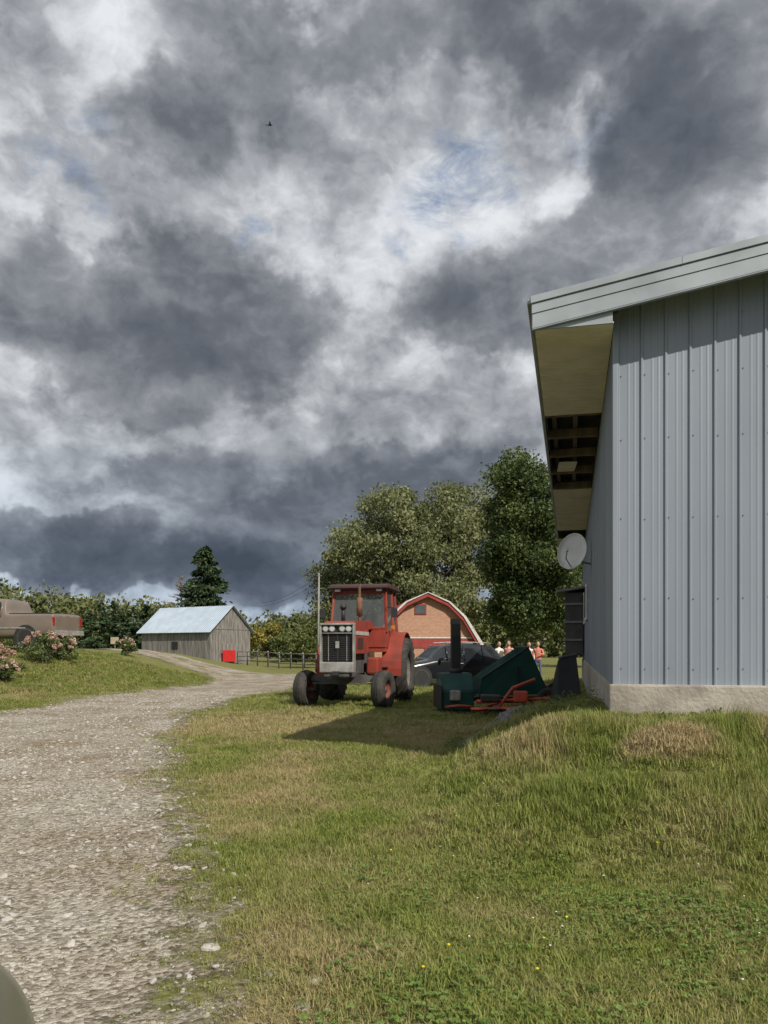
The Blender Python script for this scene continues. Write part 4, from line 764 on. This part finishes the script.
tube('wire_b',[(.06,0,5.7)]+[(.06-t*1.5,t*6,5.7-.8*t/6*2.2*(1-t/8)+.3*t*.5) for t in range(1,9)],.012,BLK,UP)
sd_=58; SG=empty('yard_sign',(W(115,sd_),sd_,tz(W(115,sd_),sd_))); cyl('post',(0,0,0),(0,0,1.6),.05,.05,WOOD,SG,8); box('board',(0,-.06,1.5),(.6,.04,.5),mat('sign_board',(.40,.33,.22),rough=.7),SG)
bdist=60; BR=empty('bird',(W(270,bdist),bdist,H+(HY-125)/F*bdist)); ellip('body',(0,0,0),(.20,.06,.06),BLK,BR)
plate('wing_a',[(-.08,0,.02),(.1,0,.02),(.02,-.35,.12)],BLK,BR,.02); plate('wing_b',[(-.08,0,.02),(.1,0,.02),(.02,.35,.14)],BLK,BR,.02); plate('tail',[(-.18,0,0),(-.34,-.06,0),(-.34,.06,0)],BLK,BR,.015)
# ---------------------------------------------------------------- people
SKN=mat('skin',(.45,.27,.19),(.40,.24,.17),rough=.6,scale=3); LIP=mat('lips',(.3,.1,.08))
def person(x,y,rz,h,shirt,pants,hair,pose=0,long=False):
    E=empty('person',(x,y,tz(x,y)),rz,None,h/1.72)
    J=dict(pel=(0,0,.95,.13),spn=(0,0,1.12,.125),che=(0,-.01,1.30,.145),nek=(0,0,1.46,.055),hd0=(0,0,1.53,.05),
      shl=(-.17,0,1.40,.065),shr=(.17,0,1.40,.065),ell=(-.24,.02,1.13,.045),elr=(.24,.02,1.13,.045),wrl=(-.25,-.06,.90,.03),wrr=(.25,-.06,.90,.03),
      hpl=(-.09,0,.88,.095),hpr=(.09,0,.88,.095),knl=(-.11,-.02,.50,.062),knr=(.11,-.02,.50,.062),anl=(-.11,.02,.10,.042),anr=(.12,.02,.10,.042),fl=(-.12,-.13,.045,.038),fr=(.13,-.13,.045,.038))
    if pose==1: J['elr']=(.26,-.08,1.16,.045); J['wrr']=(.10,-.26,1.22,.03)
    if pose==2: J['wrl']=(-.12,-.22,1.05,.03); J['knr']=(.12,-.1,.5,.062); J['anr']=(.12,-.02,.11,.042)
    ks=list(J); eg=[('pel','spn'),('spn','che'),('che','nek'),('nek','hd0'),('che','shl'),('che','shr'),('shl','ell'),('shr','elr'),('ell','wrl'),('elr','wrr'),('pel','hpl'),('pel','hpr'),('hpl','knl'),('hpr','knr'),('knl','anl'),('knr','anr'),('anl','fl'),('anr','fr')]
    me=bpy.data.meshes.new('figure'); me.from_pydata([J[k][:3] for k in ks],[(ks.index(a),ks.index(b)) for a,b in eg],[]); 
    m=bpy.data.materials.new('clothes'); m.use_nodes=True; nt=m.node_tree; b=nt.nodes['Principled BSDF']; b.inputs['Roughness'].default_value=.85
    tc=nn(nt,'ShaderNodeTexCoord'); sp=nn(nt,'ShaderNodeSeparateXYZ'); nt.links.new(tc.outputs['Object'],sp.inputs[0]); r=nn(nt,'ShaderNodeValToRGB'); r.color_ramp.interpolation='CONSTANT'
    dv=nn(nt,'ShaderNodeMath',operation='DIVIDE'); dv.inputs[1].default_value=2; nt.links.new(sp.outputs[2],dv.inputs[0]); nt.links.new(dv.outputs[0],r.inputs[0])
    e=r.color_ramp.elements; e[0].position=0; e[0].color=(.03,.025,.02,1); e[1].position=.04; e[1].color=(*pants,1); k=e.new(.475); k.color=(*shirt,1); k=e.new(.735); k.color=(.45,.27,.19,1)
    nt.links.new(r.outputs[0],b.inputs['Base Color'])
    o=obj('figure',me,E,m); sk_=o.modifiers.new('skin','SKIN'); 
    for i_,kk_ in enumerate(ks): me.skin_vertices[0].data[i_].radius=(J[kk_][3],J[kk_][3]*.8); me.skin_vertices[0].data[i_].use_root=(i_==0)
    su=o.modifiers.new('sub','SUBSURF'); su.levels=2; su.render_levels=2; sk_.use_smooth_shade=True
    for sd,w in(('l','wrl'),('r','wrr')):
        c=Vector(J[w][:3]); el=Vector(J['el'+sd][:3]); dr_=(c-el).normalized(); ellip('palm_'+sd,c+dr_*.05,(.022,.038,.05),SKN,E,rot=dr_.to_track_quat('Z','Y').to_euler(),seg=12)
        M_=dr_.to_track_quat('Z','Y').to_matrix()
        for f_ in range(4): a=c+dr_*.08+M_@Vector((0,-.027+.018*f_,0)); l=(.06,.072,.068,.052)[f_]; tube('finger_%s_%d'%(sd,f_),[a,a+dr_*l*.5,a+dr_*l*.85+M_@Vector((.018,0,0))],.008,SKN,E)
        a=c+dr_*.03+M_@Vector((0,-.035,0)); tube('thumb_'+sd,[a,a+dr_*.03+M_@Vector((.01,-.02,0)),a+dr_*.055+M_@Vector((.015,-.022,0))],.009,SKN,E)
    ellip('head',(0,-.01,1.615),(.072,.09,.112),SKN,E); ellip('nose',(0,-.10,1.605),(.012,.018,.02),SKN,E,seg=10)
    for s_ in(-1,1): ellip('ear_%d'%s_,(s_*.073,0,1.61),(.01,.018,.03),SKN,E,seg=10); ellip('eye_%d'%s_,(s_*.028,-.088,1.625),(.012,.008,.007),BLK,E,seg=10)
    ellip('mouth',(0,-.088,1.565),(.022,.008,.006),LIP,E,seg=10)
    hm=mat('hair',hair,rough=.7); ellip('hair',(0,.018,1.65),(.083,.088,.092),hm,E)
    if long: ellip('hair_back',(0,.055,1.53),(.078,.045,.15),hm,E)
    return E
person(W(499,34.5),34.5,.5,1.72,(.70,.66,.60),(.10,.12,.2),(.14,.07,.03),1,True); person(W(509,34),34,-.6,1.78,(.62,.30,.25),(.2,.18,.16),(.08,.05,.03),2); person(W(529,35),35,.2,1.68,(.70,.62,.55),(.3,.28,.25),(.30,.17,.07),0,True); person(W(538,34.5),34.5,-.3,1.72,(.60,.20,.14),(.08,.10,.18),(.12,.07,.04),1)
